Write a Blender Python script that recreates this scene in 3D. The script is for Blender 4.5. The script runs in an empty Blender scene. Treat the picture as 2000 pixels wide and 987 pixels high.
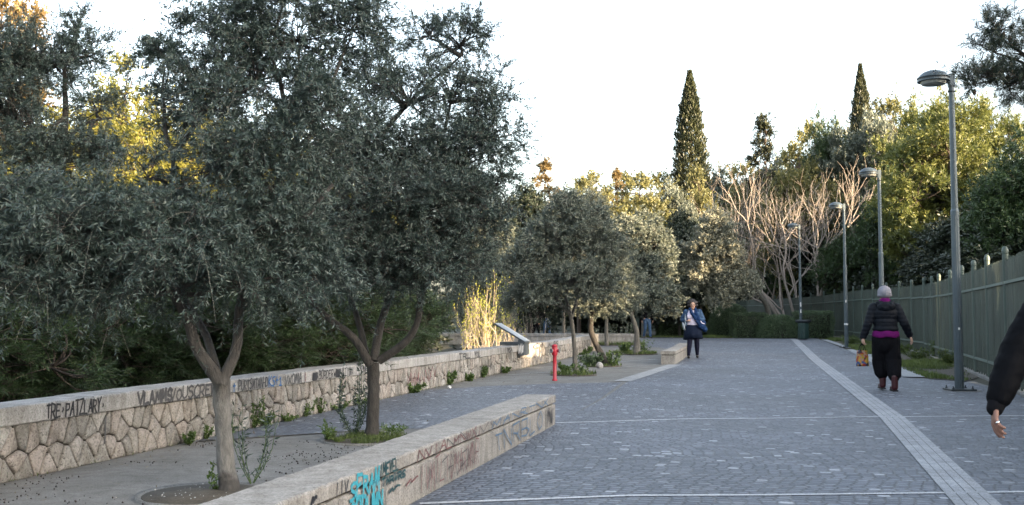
import bpy, bmesh, math, random
import numpy as np
from mathutils import Vector, Matrix, noise
from mathutils.geometry import tessellate_polygon
R = math.radians
SC = bpy.context.scene
COL = SC.collection
# ---------------------------------------------------------------- camera, light
FPX, CX, CY, HZ = 2000.0, 1000.0, 493.5, 620.0
PITCH = math.atan((HZ - CY) / FPX)
CAMZ = 1.25
cam = bpy.data.cameras.new("camera")
cam.sensor_width = 23.5; cam.lens = 23.5 * FPX / 2000.0
cam.clip_end = 3000; cam.clip_start = 0.05
cam.dof.use_dof = True; cam.dof.focus_distance = 10.0; cam.dof.aperture_fstop = 5.0
camo = bpy.data.objects.new("camera", cam); COL.objects.link(camo)
camo.location = (0, 0, CAMZ); camo.rotation_euler = (math.pi / 2 + PITCH, 0, 0)
SC.camera = camo
SUN_EL = R(10.5)
SV = Vector((0.80, -0.60, 0)).normalized()          # horizontal direction towards the sun
w = bpy.data.worlds.new("World"); SC.world = w; w.use_nodes = True
wn = w.node_tree
bg = wn.nodes["Background"]
sky = wn.nodes.new("ShaderNodeTexSky"); sky.sky_type = 'NISHITA'; sky.sun_disc = False
sky.sun_elevation = SUN_EL; sky.sun_rotation = math.atan2(SV.x, SV.y)
sky.dust_density = 3.0; sky.air_density = 1.0; sky.ozone_density = 1.0
hs = wn.nodes.new("ShaderNodeHueSaturation"); hs.inputs['Saturation'].default_value = 0.6
wn.links.new(sky.outputs[0], hs.inputs['Color']); wn.links.new(hs.outputs[0], bg.inputs[0]); bg.inputs[1].default_value = 0.15
sl = bpy.data.lights.new("sun", 'SUN'); sl.energy = 5.0; sl.angle = R(0.5); sl.color = (1.0, 0.74, 0.46)
so = bpy.data.objects.new("sun", sl); COL.objects.link(so)
so.rotation_euler = Vector((SV.x * math.cos(SUN_EL), SV.y * math.cos(SUN_EL), math.sin(SUN_EL))).to_track_quat('Z', 'Y').to_euler()
SC.view_settings.view_transform = 'Standard'; SC.view_settings.look = 'None'
SC.view_settings.gamma = 1.0; SC.view_settings.exposure = 2.7
SC.cycles.max_bounces = 6; SC.cycles.diffuse_bounces = 3; SC.cycles.transparent_max_bounces = 4
SC.cycles.transmission_bounces = 3; SC.cycles.use_adaptive_sampling = True

# ---------------------------------------------------------------- helpers
def gz(y):                                            # ground height: flat, then a gentle rise
    return 0.0 if y < 30 else (0.2 * (y - 30) / 18 if y < 48 else 0.2)
def ray(px, py):
    f = Vector((0, math.cos(PITCH), math.sin(PITCH))); u = Vector((0, -math.sin(PITCH), math.cos(PITCH)))
    return f * FPX + u * (CY - py) + Vector((1, 0, 0)) * (px - CX)
def P(px, py, d):                                     # the point at distance d (along Y)
    r = ray(px, py); return Vector((0, 0, CAMZ)) + r * (d / r.y)
def G(px, py, h=0.0):                                 # the ground point
    r = ray(px, py); z = h
    for _ in range(12):
        t = (z - CAMZ) / r.z; z = gz(r.y * t) + h
    t = (z - CAMZ) / r.z
    return Vector((r.x * t, r.y * t, z))
def tagset(o, label=None, cat=None, group=None, kind=None):
    if label: o["label"] = label
    if cat: o["category"] = cat
    if group: o["group"] = group
    if kind: o["kind"] = kind
    return o
def empty(name, loc=(0, 0, 0), rz=0.0, label=None, cat=None, group=None):
    o = bpy.data.objects.new(name, None); COL.objects.link(o)
    o.location = loc; o.rotation_euler = (0, 0, rz); o.empty_display_size = 0.1
    return tagset(o, label, cat, group)
def link(name, me, mat, parent=None):
    o = bpy.data.objects.new(name, me); COL.objects.link(o)
    if mat is not None: me.materials.clear(); me.materials.append(mat)
    if parent is not None: o.parent = parent
    return o
def mesh_np(name, V, F, mat, parent=None, tint=None, smooth=False):
    V = np.asarray(V, dtype=np.float32); F = np.asarray(F, dtype=np.int32)
    me = bpy.data.meshes.new(name); k = F.shape[1]; n = len(F)
    me.vertices.add(len(V)); me.vertices.foreach_set("co", V.ravel())
    me.loops.add(n * k); me.loops.foreach_set("vertex_index", F.ravel())
    me.polygons.add(n); me.polygons.foreach_set("loop_start", np.arange(0, n * k, k, dtype=np.int32))
    if smooth: me.polygons.foreach_set("use_smooth", np.ones(n, dtype=bool))
    if tint is not None:
        a = me.attributes.new("tint", 'FLOAT', 'FACE'); a.data.foreach_set("value", np.asarray(tint, dtype=np.float32))
    me.update(calc_edges=True)
    return link(name, me, mat, parent)
def from_bm(name, bm, mat, parent=None, smooth=False):
    me = bpy.data.meshes.new(name); bm.normal_update(); bm.to_mesh(me); bm.free()
    if smooth:
        for p in me.polygons: p.use_smooth = True
    return link(name, me, mat, parent)
def nrm(a): return a / np.maximum(np.linalg.norm(a, axis=-1, keepdims=True), 1e-9)
def box(bm, c, s, rz=0.0, M=None):
    r = bmesh.ops.create_cube(bm, size=1.0)['verts']
    m = Matrix.Translation(c) @ Matrix.Rotation(rz, 4, 'Z') @ Matrix.Diagonal((s[0], s[1], s[2], 1))
    if M is not None: m = M @ m
    bmesh.ops.transform(bm, matrix=m, verts=r); return r
def lathe(bm, prof, seg=20, M=None, closed=True):
    rings = []
    for (r, z) in prof:
        rings.append([bm.verts.new((r * math.cos(2 * math.pi * k / seg), r * math.sin(2 * math.pi * k / seg), z)) for k in range(seg)])
    for a, b in zip(rings, rings[1:]):
        for k in range(seg): bm.faces.new((a[k], a[(k + 1) % seg], b[(k + 1) % seg], b[k]))
    if closed:
        bm.faces.new(rings[0][::-1]); bm.faces.new(rings[-1])
    vs = [v for q in rings for v in q]
    if M is not None: bmesh.ops.transform(bm, matrix=M, verts=vs)
    return vs
def tubes(PTS, RAD, S=5):
    """PTS (N,K,3), RAD (N,K) -> V,F of N tubes with K rings of S sides, vectorised"""
    PTS = np.asarray(PTS, float); RAD = np.asarray(RAD, float); N, K, _ = PTS.shape
    T = np.empty_like(PTS); T[:, 1:-1] = PTS[:, 2:] - PTS[:, :-2]; T[:, 0] = PTS[:, 1] - PTS[:, 0]; T[:, -1] = PTS[:, -1] - PTS[:, -2]
    T = nrm(T); ax = nrm(PTS[:, -1] - PTS[:, 0]); ref = np.where(np.abs(ax[:, 2:3]) < 0.8, np.array([[0, 0, 1.0]]), np.array([[1.0, 0, 0]]))[:, None, :]
    A = nrm(np.cross(T, np.broadcast_to(ref, T.shape))); B = np.cross(T, A)
    th = np.arange(S) * 2 * math.pi / S
    V = PTS[:, :, None, :] + RAD[:, :, None, None] * (A[:, :, None, :] * np.cos(th)[None, None, :, None] + B[:, :, None, :] * np.sin(th)[None, None, :, None])
    idx = np.arange(N * K * S).reshape(N, K, S); a = idx[:, :-1, :]; b = idx[:, 1:, :]
    F = np.stack([a, np.roll(a, -1, axis=2), np.roll(b, -1, axis=2), b], axis=-1).reshape(-1, 4)
    return V.reshape(-1, 3), F
def cat_vf(lst):
    Vs, Fs, o = [], [], 0
    for V, F in lst: Vs.append(V); Fs.append(F + o); o += len(V)
    return np.concatenate(Vs), np.concatenate(Fs)
def resample(pts, K):
    pts = np.asarray(pts, float); m = len(pts)
    P0 = np.vstack([2 * pts[0] - pts[1], pts, 2 * pts[-1] - pts[-2]])
    out = []
    for t in np.linspace(0, m - 1 - 1e-6, K):
        i = int(t); f = t - i; a, b, c, d = P0[i], P0[i + 1], P0[i + 2], P0[i + 3]
        out.append(0.5 * ((2 * b) + (-a + c) * f + (2 * a - 5 * b + 4 * c - d) * f * f + (-a + 3 * b - 3 * c + d) * f ** 3))
    return np.array(out)
def leafmesh(name, pos, dr, nr, ln, wd, tint, mat, parent, mid=0.45):
    side = nrm(np.cross(dr, nr)); ln = ln[:, None]; wd = wd[:, None]
    m = pos + dr * ln * mid
    V = np.stack([pos, m + side * wd * .5, pos + dr * ln, m - side * wd * .5], axis=1).reshape(-1, 3)
    F = np.arange(len(V)).reshape(-1, 4)
    return mesh_np(name, V, F, mat, parent, tint)

# ---------------------------------------------------------------- materials
def nodes(name):
    m = bpy.data.materials.new(name); m.use_nodes = True
    nt = m.node_tree; return m, nt, nt.nodes, nt.links, nt.nodes["Principled BSDF"]
def ramp(n, l, src, stops):
    r = n.new("ShaderNodeValToRGB"); e = r.color_ramp.elements
    while len(e) < len(stops): e.new(0.5)
    for k, (p, c) in enumerate(stops): e[k].position = p; e[k].color = (*c, 1) if len(c) == 3 else c
    l.new(src, r.inputs[0]); return r
def coord(n, l, scale=(1, 1, 1), rot=0.0, obj=True):
    tc = n.new("ShaderNodeTexCoord"); mp = n.new("ShaderNodeMapping")
    mp.inputs['Scale'].default_value = scale; mp.inputs['Rotation'].default_value = (0, 0, rot)
    l.new(tc.outputs['Object' if obj else 'Generated'], mp.inputs[0]); return mp.outputs[0]
def noi(n, l, vec, scale, detail=4, rough=0.6):
    t = n.new("ShaderNodeTexNoise"); t.inputs['Scale'].default_value = scale; t.inputs['Detail'].default_value = detail
    t.inputs['Roughness'].default_value = rough; l.new(vec, t.inputs['Vector']); return t
def mth(n, l, op, a, b=None, c=None):
    m = n.new("ShaderNodeMath"); m.operation = op
    for i, v in enumerate((a, b, c)):
        if v is None: continue
        if isinstance(v, (int, float)): m.inputs[i].default_value = v
        else: l.new(v, m.inputs[i])
    return m.outputs[0]
def mix(n, l, fac, a, b, bt='MIX'):
    m = n.new("ShaderNodeMix"); m.data_type = 'RGBA'; m.blend_type = bt
    for s, v in ((m.inputs[0], fac), (m.inputs[6], a), (m.inputs[7], b)):
        if isinstance(v, (int, float)): s.default_value = v
        elif isinstance(v, tuple): s.default_value = (*v, 1)
        else: l.new(v, s)
    return m.outputs[2]
def bump(n, l, h, bs, strength=0.5, dist=0.01):
    b = n.new("ShaderNodeBump"); b.inputs['Strength'].default_value = strength; b.inputs['Distance'].default_value = dist
    l.new(h, b.inputs['Height']); l.new(b.outputs[0], bs.inputs['Normal']); return b
def mat_plain(name, col, rough=0.6, metal=0.0, var=0.25, scale=12, bmp=0.0, col2=None, spec=0.5):
    m, nt, n, l, b = nodes(name)
    v = coord(n, l); t = noi(n, l, v, scale)
    c2 = col2 or tuple(c * (1 - var) for c in col)
    r = ramp(n, l, t.outputs[0], [(0.35, c2), (0.65, col)])
    l.new(r.outputs[0], b.inputs['Base Color']); b.inputs['Roughness'].default_value = rough; b.inputs['Metallic'].default_value = metal; b.inputs['Specular IOR Level'].default_value = spec
    if bmp: bump(n, l, t.outputs[0], b, bmp, 0.01)
    return m
def mat_leaf(name, lo, hi, under=None, tr=0.25, rough=0.5):
    m, nt, n, l, b = nodes(name)
    a = n.new("ShaderNodeAttribute"); a.attribute_name = "tint"
    r = ramp(n, l, a.outputs['Fac'], [(0.0, lo), (1.0, hi)]); c = r.outputs[0]
    if under:
        g = n.new("ShaderNodeNewGeometry"); c = mix(n, l, g.outputs['Backfacing'], c, under)
    l.new(c, b.inputs['Base Color']); b.inputs['Roughness'].default_value = rough
    if tr > 0:
        t = n.new("ShaderNodeBsdfTranslucent"); l.new(c, t.inputs[0])
        mx = n.new("ShaderNodeMixShader"); mx.inputs[0].default_value = tr
        l.new(b.outputs[0], mx.inputs[1]); l.new(t.outputs[0], mx.inputs[2]); l.new(mx.outputs[0], n["Material Output"].inputs[0])
    return m
def mat_bark(name, lo, hi, scale=18, split=None):
    m, nt, n, l, b = nodes(name)
    v = coord(n, l, (1, 1, 0.35)); t = noi(n, l, v, scale, 6, 0.7)
    v2 = coord(n, l); t2 = noi(n, l, v2, 5, 3)
    r = ramp(n, l, t.outputs[0], [(0.3, lo), (0.62, hi)])
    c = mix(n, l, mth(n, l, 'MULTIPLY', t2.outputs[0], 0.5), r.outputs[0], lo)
    if split:                                          # crown shade painted above the fork, dark rough patches round the root
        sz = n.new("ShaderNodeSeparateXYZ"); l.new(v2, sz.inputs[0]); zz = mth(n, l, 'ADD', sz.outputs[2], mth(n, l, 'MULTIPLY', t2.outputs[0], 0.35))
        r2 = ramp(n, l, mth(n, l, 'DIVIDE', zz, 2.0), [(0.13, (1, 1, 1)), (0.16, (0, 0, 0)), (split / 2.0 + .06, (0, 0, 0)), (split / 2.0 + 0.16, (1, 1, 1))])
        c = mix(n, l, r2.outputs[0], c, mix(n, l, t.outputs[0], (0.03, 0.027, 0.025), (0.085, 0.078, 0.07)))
    l.new(c, b.inputs['Base Color']); b.inputs['Roughness'].default_value = 0.9
    bump(n, l, t.outputs[0], b, 1.0, 0.03); return m
def mat_concrete(name, lo, hi, pit=True, stain=0.5, scale=1.0):
    m, nt, n, l, b = nodes(name)
    v = coord(n, l); a = noi(n, l, v, 1.6 * scale, 5, 0.65); s = noi(n, l, v, 70 * scale, 3, 0.7); d = noi(n, l, coord(n, l, (1, 1, 0.25)), 9 * scale, 5, 0.7)
    r = ramp(n, l, a.outputs[0], [(0.3, lo), (0.7, hi)])
    sp = ramp(n, l, s.outputs[0], [(0.34, (0.45, 0.45, 0.45)), (0.5, (1, 1, 1)), (0.68, (1.25, 1.25, 1.25))])
    c = mix(n, l, 0.8, r.outputs[0], sp.outputs[0], 'MULTIPLY')
    st = ramp(n, l, d.outputs[0], [(0.38, (0.45, 0.43, 0.4)), (0.6, (1, 1, 1))])
    c = mix(n, l, stain, c, st.outputs[0], 'MULTIPLY')
    l.new(c, b.inputs['Base Color']); b.inputs['Roughness'].default_value = 0.85
    if pit: bump(n, l, s.outputs[0], b, 0.5, 0.006)
    return m
def mat_cobble(name, rot, sw=0.10, sh=0.085):
    m, nt, n, l, b = nodes(name)
    v = coord(n, l, (1, 1, 1), rot)
    wv = noi(n, l, v, 1.7, 2); wc = n.new("ShaderNodeVectorMath"); wc.operation = 'SCALE'; wc.inputs[3].default_value = 0.10
    l.new(wv.outputs['Color'], wc.inputs[0]); ad = n.new("ShaderNodeVectorMath"); ad.operation = 'ADD'; l.new(v, ad.inputs[0]); l.new(wc.outputs[0], ad.inputs[1])
    wv2 = noi(n, l, v, 14, 1); wc2 = n.new("ShaderNodeVectorMath"); wc2.operation = 'SCALE'; wc2.inputs[3].default_value = 0.022
    l.new(wv2.outputs['Color'], wc2.inputs[0]); ad2 = n.new("ShaderNodeVectorMath"); ad2.operation = 'ADD'; l.new(ad.outputs[0], ad2.inputs[0]); l.new(wc2.outputs[0], ad2.inputs[1])
    sx = n.new("ShaderNodeSeparateXYZ"); l.new(ad2.outputs[0], sx.inputs[0])
    ry = mth(n, l, 'DIVIDE', sx.outputs[1], sh); row = mth(n, l, 'FLOOR', ry)
    wnr = n.new("ShaderNodeTexWhiteNoise"); wnr.noise_dimensions = '1D'; l.new(row, wnr.inputs['W'])
    cx = mth(n, l, 'ADD', mth(n, l, 'DIVIDE', sx.outputs[0], sw), mth(n, l, 'MULTIPLY', wnr.outputs[0], 7.0)); cl = mth(n, l, 'FLOOR', cx)
    cmb = n.new("ShaderNodeCombineXYZ"); l.new(cl, cmb.inputs[0]); l.new(row, cmb.inputs[1])
    wn2 = n.new("ShaderNodeTexWhiteNoise"); wn2.noise_dimensions = '2D'; l.new(cmb.outputs[0], wn2.inputs['Vector'])
    def edge(x, k):                                   # distance to the joint, in metres
        f = mth(n, l, 'FRACT', x); return mth(n, l, 'MULTIPLY', mth(n, l, 'SUBTRACT', 0.5, mth(n, l, 'ABSOLUTE', mth(n, l, 'SUBTRACT', f, 0.5))), k)
    e = mth(n, l, 'MINIMUM', edge(ry, sh), edge(cx, sw))
    em = n.new("ShaderNodeMapRange"); em.inputs[1].default_value = 0.0; em.inputs[2].default_value = 0.017; l.new(e, em.inputs[0])
    st = ramp(n, l, wn2.outputs[0], [(0.0, (0.082, 0.094, 0.118)), (0.42, (0.113, 0.127, 0.157)), (0.8, (0.138, 0.153, 0.184)), (0.960, (0.163, 0.178, 0.208)), (0.974, (0.29, 0.31, 0.35)), (1.0, (0.38, 0.40, 0.44))])
    big = noi(n, l, v, 0.35, 4, 0.6); bb = ramp(n, l, big.outputs[0], [(0.3, (0.74, 0.74, 0.72)), (0.5, (0.98, .98, .97)), (0.72, (1.22, 1.22, 1.22))])
    fine = noi(n, l, v, 60, 3); fr = ramp(n, l, fine.outputs[0], [(0.3, (0.7, 0.7, 0.7)), (0.7, (1.25, 1.25, 1.25))])
    c = mix(n, l, 1.0, st.outputs[0], bb.outputs[0], 'MULTIPLY'); c = mix(n, l, 1.0, c, fr.outputs[0], 'MULTIPLY')
    grt = noi(n, l, v, 2.2, 3); gr = ramp(n, l, grt.outputs[0], [(0.42, (0.045, 0.050, 0.060)), (0.72, (0.115, 0.122, 0.13))])
    c = mix(n, l, em.outputs[0], gr.outputs[0], c)
    l.new(c, b.inputs['Base Color']); b.inputs['Roughness'].default_value = 0.62
    h = mth(n, l, 'ADD', em.outputs[0], mth(n, l, 'ADD', mth(n, l, 'MULTIPLY', wn2.outputs[0], 0.8), mth(n, l, 'MULTIPLY', fine.outputs[0], 0.5)))
    bump(n, l, h, b, 0.8, 0.012)
    return m
TH = math.atan(0.235)                                 # heading of the walk, from +Y towards +X
M = {}
M['cobble'] = mat_cobble('cobble_paving', TH)
M['cobble_side'] = mat_cobble('cobble_paving_side', TH + 0.25)
M['plaza'] = mat_concrete('gravel_concrete_ground', (0.125, 0.122, 0.112), (0.205, 0.205, 0.198), stain=0.5)
M['soil'] = mat_concrete('soil', (0.05, 0.042, 0.03), (0.09, 0.075, 0.055), stain=0.6)
M['litter'] = mat_concrete('leaf_litter_ground', (0.03, 0.035, 0.015), (0.06, 0.05, 0.03), stain=0.6)
M['cap'] = mat_concrete('coping_concrete', (0.27, 0.265, 0.255), (0.42, 0.41, 0.40), stain=0.6)
M['bench'] = mat_concrete('bench_concrete', (0.25, 0.235, 0.215), (0.35, 0.33, 0.305), stain=0.55)
M['mortar'] = mat_concrete('mortar', (0.025, 0.021, 0.017), (0.06, 0.05, 0.04))
M['slab'] = mat_concrete('light_slab', (0.24, 0.25, 0.26), (0.34, 0.35, 0.36), stain=0.3)
M['strip_stone'] = mat_concrete('worn_marble_strip', (0.25, 0.265, 0.285), (0.37, 0.385, 0.41), stain=0.4)
M['strip_joint'] = mat_concrete('strip_joint', (0.09, 0.095, 0.105), (0.15, 0.155, 0.165))
M['line'] = mat_concrete('white_marble_line', (0.42, 0.435, 0.46), (0.56, 0.575, 0.60), stain=0.35)
M['graf_black'] = mat_plain('black_paint', (0.03, 0.03, 0.035), 0.6, var=0.5)
M['graf_grey'] = mat_plain('faded_black_paint', (0.075, 0.075, 0.08), 0.7, var=0.5, scale=30)
M['graf_blue'] = mat_plain('blue_paint', (0.02, 0.12, 0.32), 0.6)
M['graf_red'] = mat_plain('faded_red_paint', (0.17, 0.06, 0.065), 0.7, var=0.3, scale=30)
M['graf_teal'] = mat_plain('teal_paint', (0.045, 0.32, 0.40), 0.5, var=0.25, scale=40)
M['graf_green'] = mat_plain('dark_green_paint', (0.01, 0.06, 0.07), 0.5)
M['graf_pale'] = mat_plain('faded_blue_paint', (0.10, 0.17, 0.26), 0.7, var=0.3, scale=30)
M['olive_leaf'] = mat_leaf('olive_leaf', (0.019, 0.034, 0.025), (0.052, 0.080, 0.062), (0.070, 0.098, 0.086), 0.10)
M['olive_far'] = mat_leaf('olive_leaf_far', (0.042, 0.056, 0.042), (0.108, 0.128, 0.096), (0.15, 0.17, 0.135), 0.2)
M['olive_silver_lit'] = mat_leaf('sunlit_silvery_olive_leaf', (0.12, 0.125, 0.085), (0.27, 0.27, 0.19), (0.28, 0.28, 0.22), 0.2)  # silvery leaf with sunlight put into its colour for the leaning olive
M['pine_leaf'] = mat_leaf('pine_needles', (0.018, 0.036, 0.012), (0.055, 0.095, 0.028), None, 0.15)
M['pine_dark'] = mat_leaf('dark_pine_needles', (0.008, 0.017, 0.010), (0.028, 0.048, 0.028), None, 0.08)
M['pine_lit'] = mat_leaf('sunlit_pine_needles', (0.045, 0.065, 0.014), (0.18, 0.19, 0.045), None, 0.3)  # pine needles with yellow sunlight put into their colour
M['broad_leaf'] = mat_leaf('bush_leaf', (0.085, 0.09, 0.03), (0.23, 0.22, 0.085), None, 0.3)
M['yellow_leaf'] = mat_leaf('yellow_green_leaf', (0.10, 0.12, 0.02), (0.28, 0.26, 0.06), None, 0.45)
M['rust_leaf'] = mat_leaf('rusty_conifer_leaf', (0.09, 0.062, 0.025), (0.22, 0.155, 0.055), None, 0.25)
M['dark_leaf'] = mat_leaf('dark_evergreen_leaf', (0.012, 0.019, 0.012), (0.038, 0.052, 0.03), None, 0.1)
M['hedge_leaf'] = mat_leaf('hedge_leaf', (0.034, 0.060, 0.032), (0.125, 0.18, 0.085), None, 0.1)
M['cypress_leaf'] = mat_leaf('cypress_scale_leaf', (0.012, 0.019, 0.009), (0.050, 0.056, 0.022), None, 0.1)
M['grass'] = mat_leaf('grass_blade', (0.035, 0.06, 0.012), (0.12, 0.16, 0.04), None, 0.3)
M['weed'] = mat_leaf('weed_leaf', (0.04, 0.08, 0.015), (0.12, 0.18, 0.05), None, 0.25)
M['bud'] = mat_leaf('young_fig_leaf', (0.30, 0.36, 0.04), (0.55, 0.58, 0.08), None, 0.4)
M['bark_light'] = mat_bark('pale_olive_bark', (0.065, 0.06, 0.052), (0.17, 0.16, 0.14))
M['shoot_bark'] = mat_bark('pale_shoot_bark', (0.10, 0.095, 0.08), (0.20, 0.19, 0.16))
M['bark_near'] = mat_bark('pale_trunk_shaded_limbs', (0.085, 0.082, 0.076), (0.215, 0.205, 0.19), 26, .70)
M['bark_dark'] = mat_bark('dark_olive_bark', (0.02, 0.018, 0.016), (0.062, 0.056, 0.05))
M['bark_pine'] = mat_bark('pine_bark', (0.025, 0.018, 0.014), (0.09, 0.065, 0.05))
M['bark_bare'] = mat_bark('pale_bare_bark', (0.20, 0.172, 0.15), (0.37, 0.32, 0.28))
M['bark_fig'] = mat_bark('fig_bark', (0.26, 0.22, 0.17), (0.42, 0.37, 0.30))
M['post_paint'] = mat_plain('grey_blue_lamp_paint', (0.062, 0.085, 0.10), 0.45, 0.2, 0.2, 6)
M['post_dark'] = mat_plain('dark_lamp_paint', (0.03, 0.038, 0.044), 0.5, 0.2, 0.2, 6)
M['fence'] = mat_plain('green_fence_paint', (0.036, 0.055, 0.042), 0.6, 0.0, 0.4, 1.3)
M['fence_post'] = mat_plain('green_post_paint', (0.05, 0.075, 0.062), 0.5, 0.0, 0.2, 5)
M['fence_rail'] = mat_plain('pale_green_rail_paint', (0.095, 0.13, 0.115), 0.5, 0.0, 0.2, 5)
M['glass'] = mat_plain('lamp_glass', (0.35, 0.36, 0.34), 0.25, 0.0, 0.1, 5)
M['sticker'] = mat_plain('white_sticker', (0.7, 0.7, 0.7), 0.5)
M['red'] = mat_plain('red_hydrant_paint', (0.42, 0.012, 0.03), 0.4, 0.0, 0.35, 9, col2=(0.30, 0.03, 0.04))
M['steel'] = mat_plain('dull_steel', (0.22, 0.23, 0.24), 0.45, 0.6, 0.3, 20)
M['bin'] = mat_plain('green_bin_paint', (0.02, 0.05, 0.045), 0.45, 0.0, 0.2, 8)
M['panel'] = mat_plain('pale_sign_face', (0.24, 0.27, 0.31), 0.3, 0.0, 0.1, 8)
M['panel_box'] = mat_plain('grey_sign_metal', (0.13, 0.15, 0.165), 0.5, 0.3, 0.35, 9)
# ---------------------------------------------------------------- ground, paths, added hill
def flat_poly(name, pts, h, mat, kind='structure', thick=None):
    """a paved sheet following the ground profile"""
    bm = bmesh.new(); vs = [bm.verts.new((p[0], p[1], 0)) for p in pts]
    for tri in tessellate_polygon([[Vector((p[0], p[1], 0)) for p in pts]]): bm.faces.new([vs[k] for k in tri])
    for yy in (30.0, 39.0, 48.0):
        bmesh.ops.bisect_plane(bm, geom=bm.verts[:] + bm.edges[:] + bm.faces[:], plane_co=(0, yy, 0), plane_no=(0, 1, 0))
    for v in bm.verts: v.co.z = gz(v.co.y) + h
    bmesh.ops.triangulate(bm, faces=bm.faces[:])
    for f in bm.faces:
        f.normal_update()
        if f.normal.z < 0: f.normal_flip()
    if thick:
        r = bmesh.ops.extrude_face_region(bm, geom=bm.faces[:])
        bmesh.ops.translate(bm, verts=[v for v in r['geom'] if isinstance(v, bmesh.types.BMVert)], vec=(0, 0, -thick))
        bmesh.ops.recalc_face_normals(bm, faces=bm.faces[:])
    o = from_bm(name, bm, mat); tagset(o, kind=kind); return o
def XY(px, py):
    g = G(px, py); return (g.x, g.y)
def WL(d, off=0.0): return (-5.7 + 0.235 * d + off, d)           # base line of the stone parapet
# ground sheet (lower behind the parapet)
xs = np.concatenate([[-900, -400, -150, -60], np.arange(-30, 31, 1.5), [45, 60, 150, 400, 900]])
ys = np.concatenate([[-900, -400, -150, -60, -20], np.arange(-6, 100, 1.5), [120, 150, 250, 500, 1200]])
XX, YY = np.meshgrid(xs, ys)
ZZ = np.vectorize(gz)(YY).astype(float)
behind = np.clip((-5.7 + 0.235 * YY - 0.6 - XX) / 1.5, 0, 1) * np.where((YY < 41) & (YY > -8), 1, 0)
ZZ = ZZ - 0.35 * behind - 0.004
nx, ny = len(xs), len(ys); idx = np.arange(nx * ny).reshape(ny, nx)
F = np.stack([idx[:-1, :-1], idx[:-1, 1:], idx[1:, 1:], idx[1:, :-1]], -1).reshape(-1, 4)
tagset(mesh_np('ground', np.stack([XX, YY, ZZ], -1).reshape(-1, 3), F, M['litter']), kind='structure')
tagset(flat_poly('plaza', [WL(-4), (3.0, -4), (9, 20), (12, 39), (12, 44), (-2, 44), (-2, 39), (2.8, 36.2), WL(30), WL(10)], 0.0, M['plaza']), kind='structure')
# main cobbled walk
A = [(-3.27, -4), (-1.95, 1.5), (-0.685 + 0.0, 6.85), (0.5, 12.0), (1.45, 16.0), XY(1225, 747), XY(1290, 717), (4.4, 27.3), (5.85, 34.0)]
right_edge = [XY(1600, 663.5), XY(1642, 679), XY(1700, 702), XY(1765, 738), XY(1861, 745), (8.75, 19.6), (8.3, 17.0), (7.0, 13.0), (5.5, 8.4), (4.3, 4.4), (4.3, -4)]
tagset(flat_poly('path', A + [(5.6, 39.0), (-3.0, 43.4), (-6, 50), (-8, 62), (0, 60), (6.4, 54), (10, 51.5), (15.4, 51.5)] + right_edge, 0.008, M['cobble']), kind='structure')
# side branch of cobbles towards the parapet
tagset(flat_poly('path_branch', [WL(10.4, .03), XY(600, 849), XY(760, 838), (0.0, 11.6), (0.52, 12.05), (1.4, 16.05), XY(1215, 747.5), XY(1093, 749.5), XY(965, 754), XY(860, 761), WL(17.6, .03), WL(14, .03)], 0.004, M['cobble_side']), kind='structure')
# thin moss line and paving strips on the plaza
def strip(name, pts, wd, h, mat, parent=None, thick=0.0):
    """a ribbon of width wd along a ground polyline"""
    pts = [Vector((p[0], p[1], 0)) for p in pts]; L = []; Rr = []
    for i, p in enumerate(pts):
        t = (pts[min(i + 1, len(pts) - 1)] - pts[max(i - 1, 0)]).normalized(); s = Vector((t.y, -t.x, 0))
        L.append(p - s * wd / 2); Rr.append(p + s * wd / 2)
    V = [(q.x, q.y, gz(q.y) + h) for q in L] + [(q.x, q.y, gz(q.y) + h) for q in Rr]; n_ = len(pts)
    F = [(i, n_ + i, n_ + i + 1, i + 1) for i in range(n_ - 1)]
    o = mesh_np(name, V, F, mat, parent)
    if parent is None: tagset(o, kind='structure')
    return o
def dense(a, b, step=0.5, wob=0.0, seed=0):
    a = Vector((a[0], a[1], 0)); b = Vector((b[0], b[1], 0)); n_ = max(2, int((b - a).length / step)); rr = random.Random(seed)
    return [tuple((a.lerp(b, k / n_) + Vector((rr.uniform(-wob, wob), rr.uniform(-wob, wob), 0)))[:2]) for k in range(n_ + 1)]
strip('paving_joint', dense(WL(10.4, .1), XY(770, 838), 0.4, 0.01), 0.05, 0.008, M['soil'])
strip('white_line', dense(XY(820, 987), XY(1230, 971)) + dense(XY(1500, 970), XY(2150, 962)), 0.055, 0.0125, M['line'])
strip('white_line', dense(XY(1086, 828), XY(1350, 820)) + dense(XY(1500, 819), XY(1700, 816)) + dense(XY(1790, 815.5), XY(2100, 813)), 0.055, 0.0125, M['line'])
strip('white_line', dense(XY(1235, 741), XY(1600, 739)), 0.05, 0.0125, M['slab'])
strip('white_line', dense(XY(1680, 738), XY(1790, 738)), 0.05, 0.0125, M['slab'])
strip('white_line', dense(XY(990, 733), XY(1083, 727)) + dense(XY(1150, 722), XY(1290, 712)), 0.09, 0.006, M['slab'])
strip('white_line', dense(XY(1000, 722), XY(1280, 702)), 0.09, 0.006, M['slab'])
strip('white_line', dense(XY(1215, 746), XY(1318, 713)), 0.34, 0.0125, M['slab'])
# guide strip: four courses of pale stone with dark joints
gs = [(0.92, -1), (4.70, 12.75), (12.72, 46.0), (13.3, 48.5)]
gsd = []
gsd = dense(gs[0], gs[1]) + dense(gs[1], gs[2])[1:] + dense(gs[2], gs[3])[1:]
strip('guide_strip', gsd, 0.305, 0.0112, M['strip_joint'])
for k in (-1.5, -0.5, 0.5, 1.5):
    off = [(p[0] + 0.0755 * k * math.cos(TH), p[1] - 0.0755 * k * math.sin(TH)) for p in gsd]
    strip('guide_strip_course', off, 0.069, 0.0155, M['strip_stone'])
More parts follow.
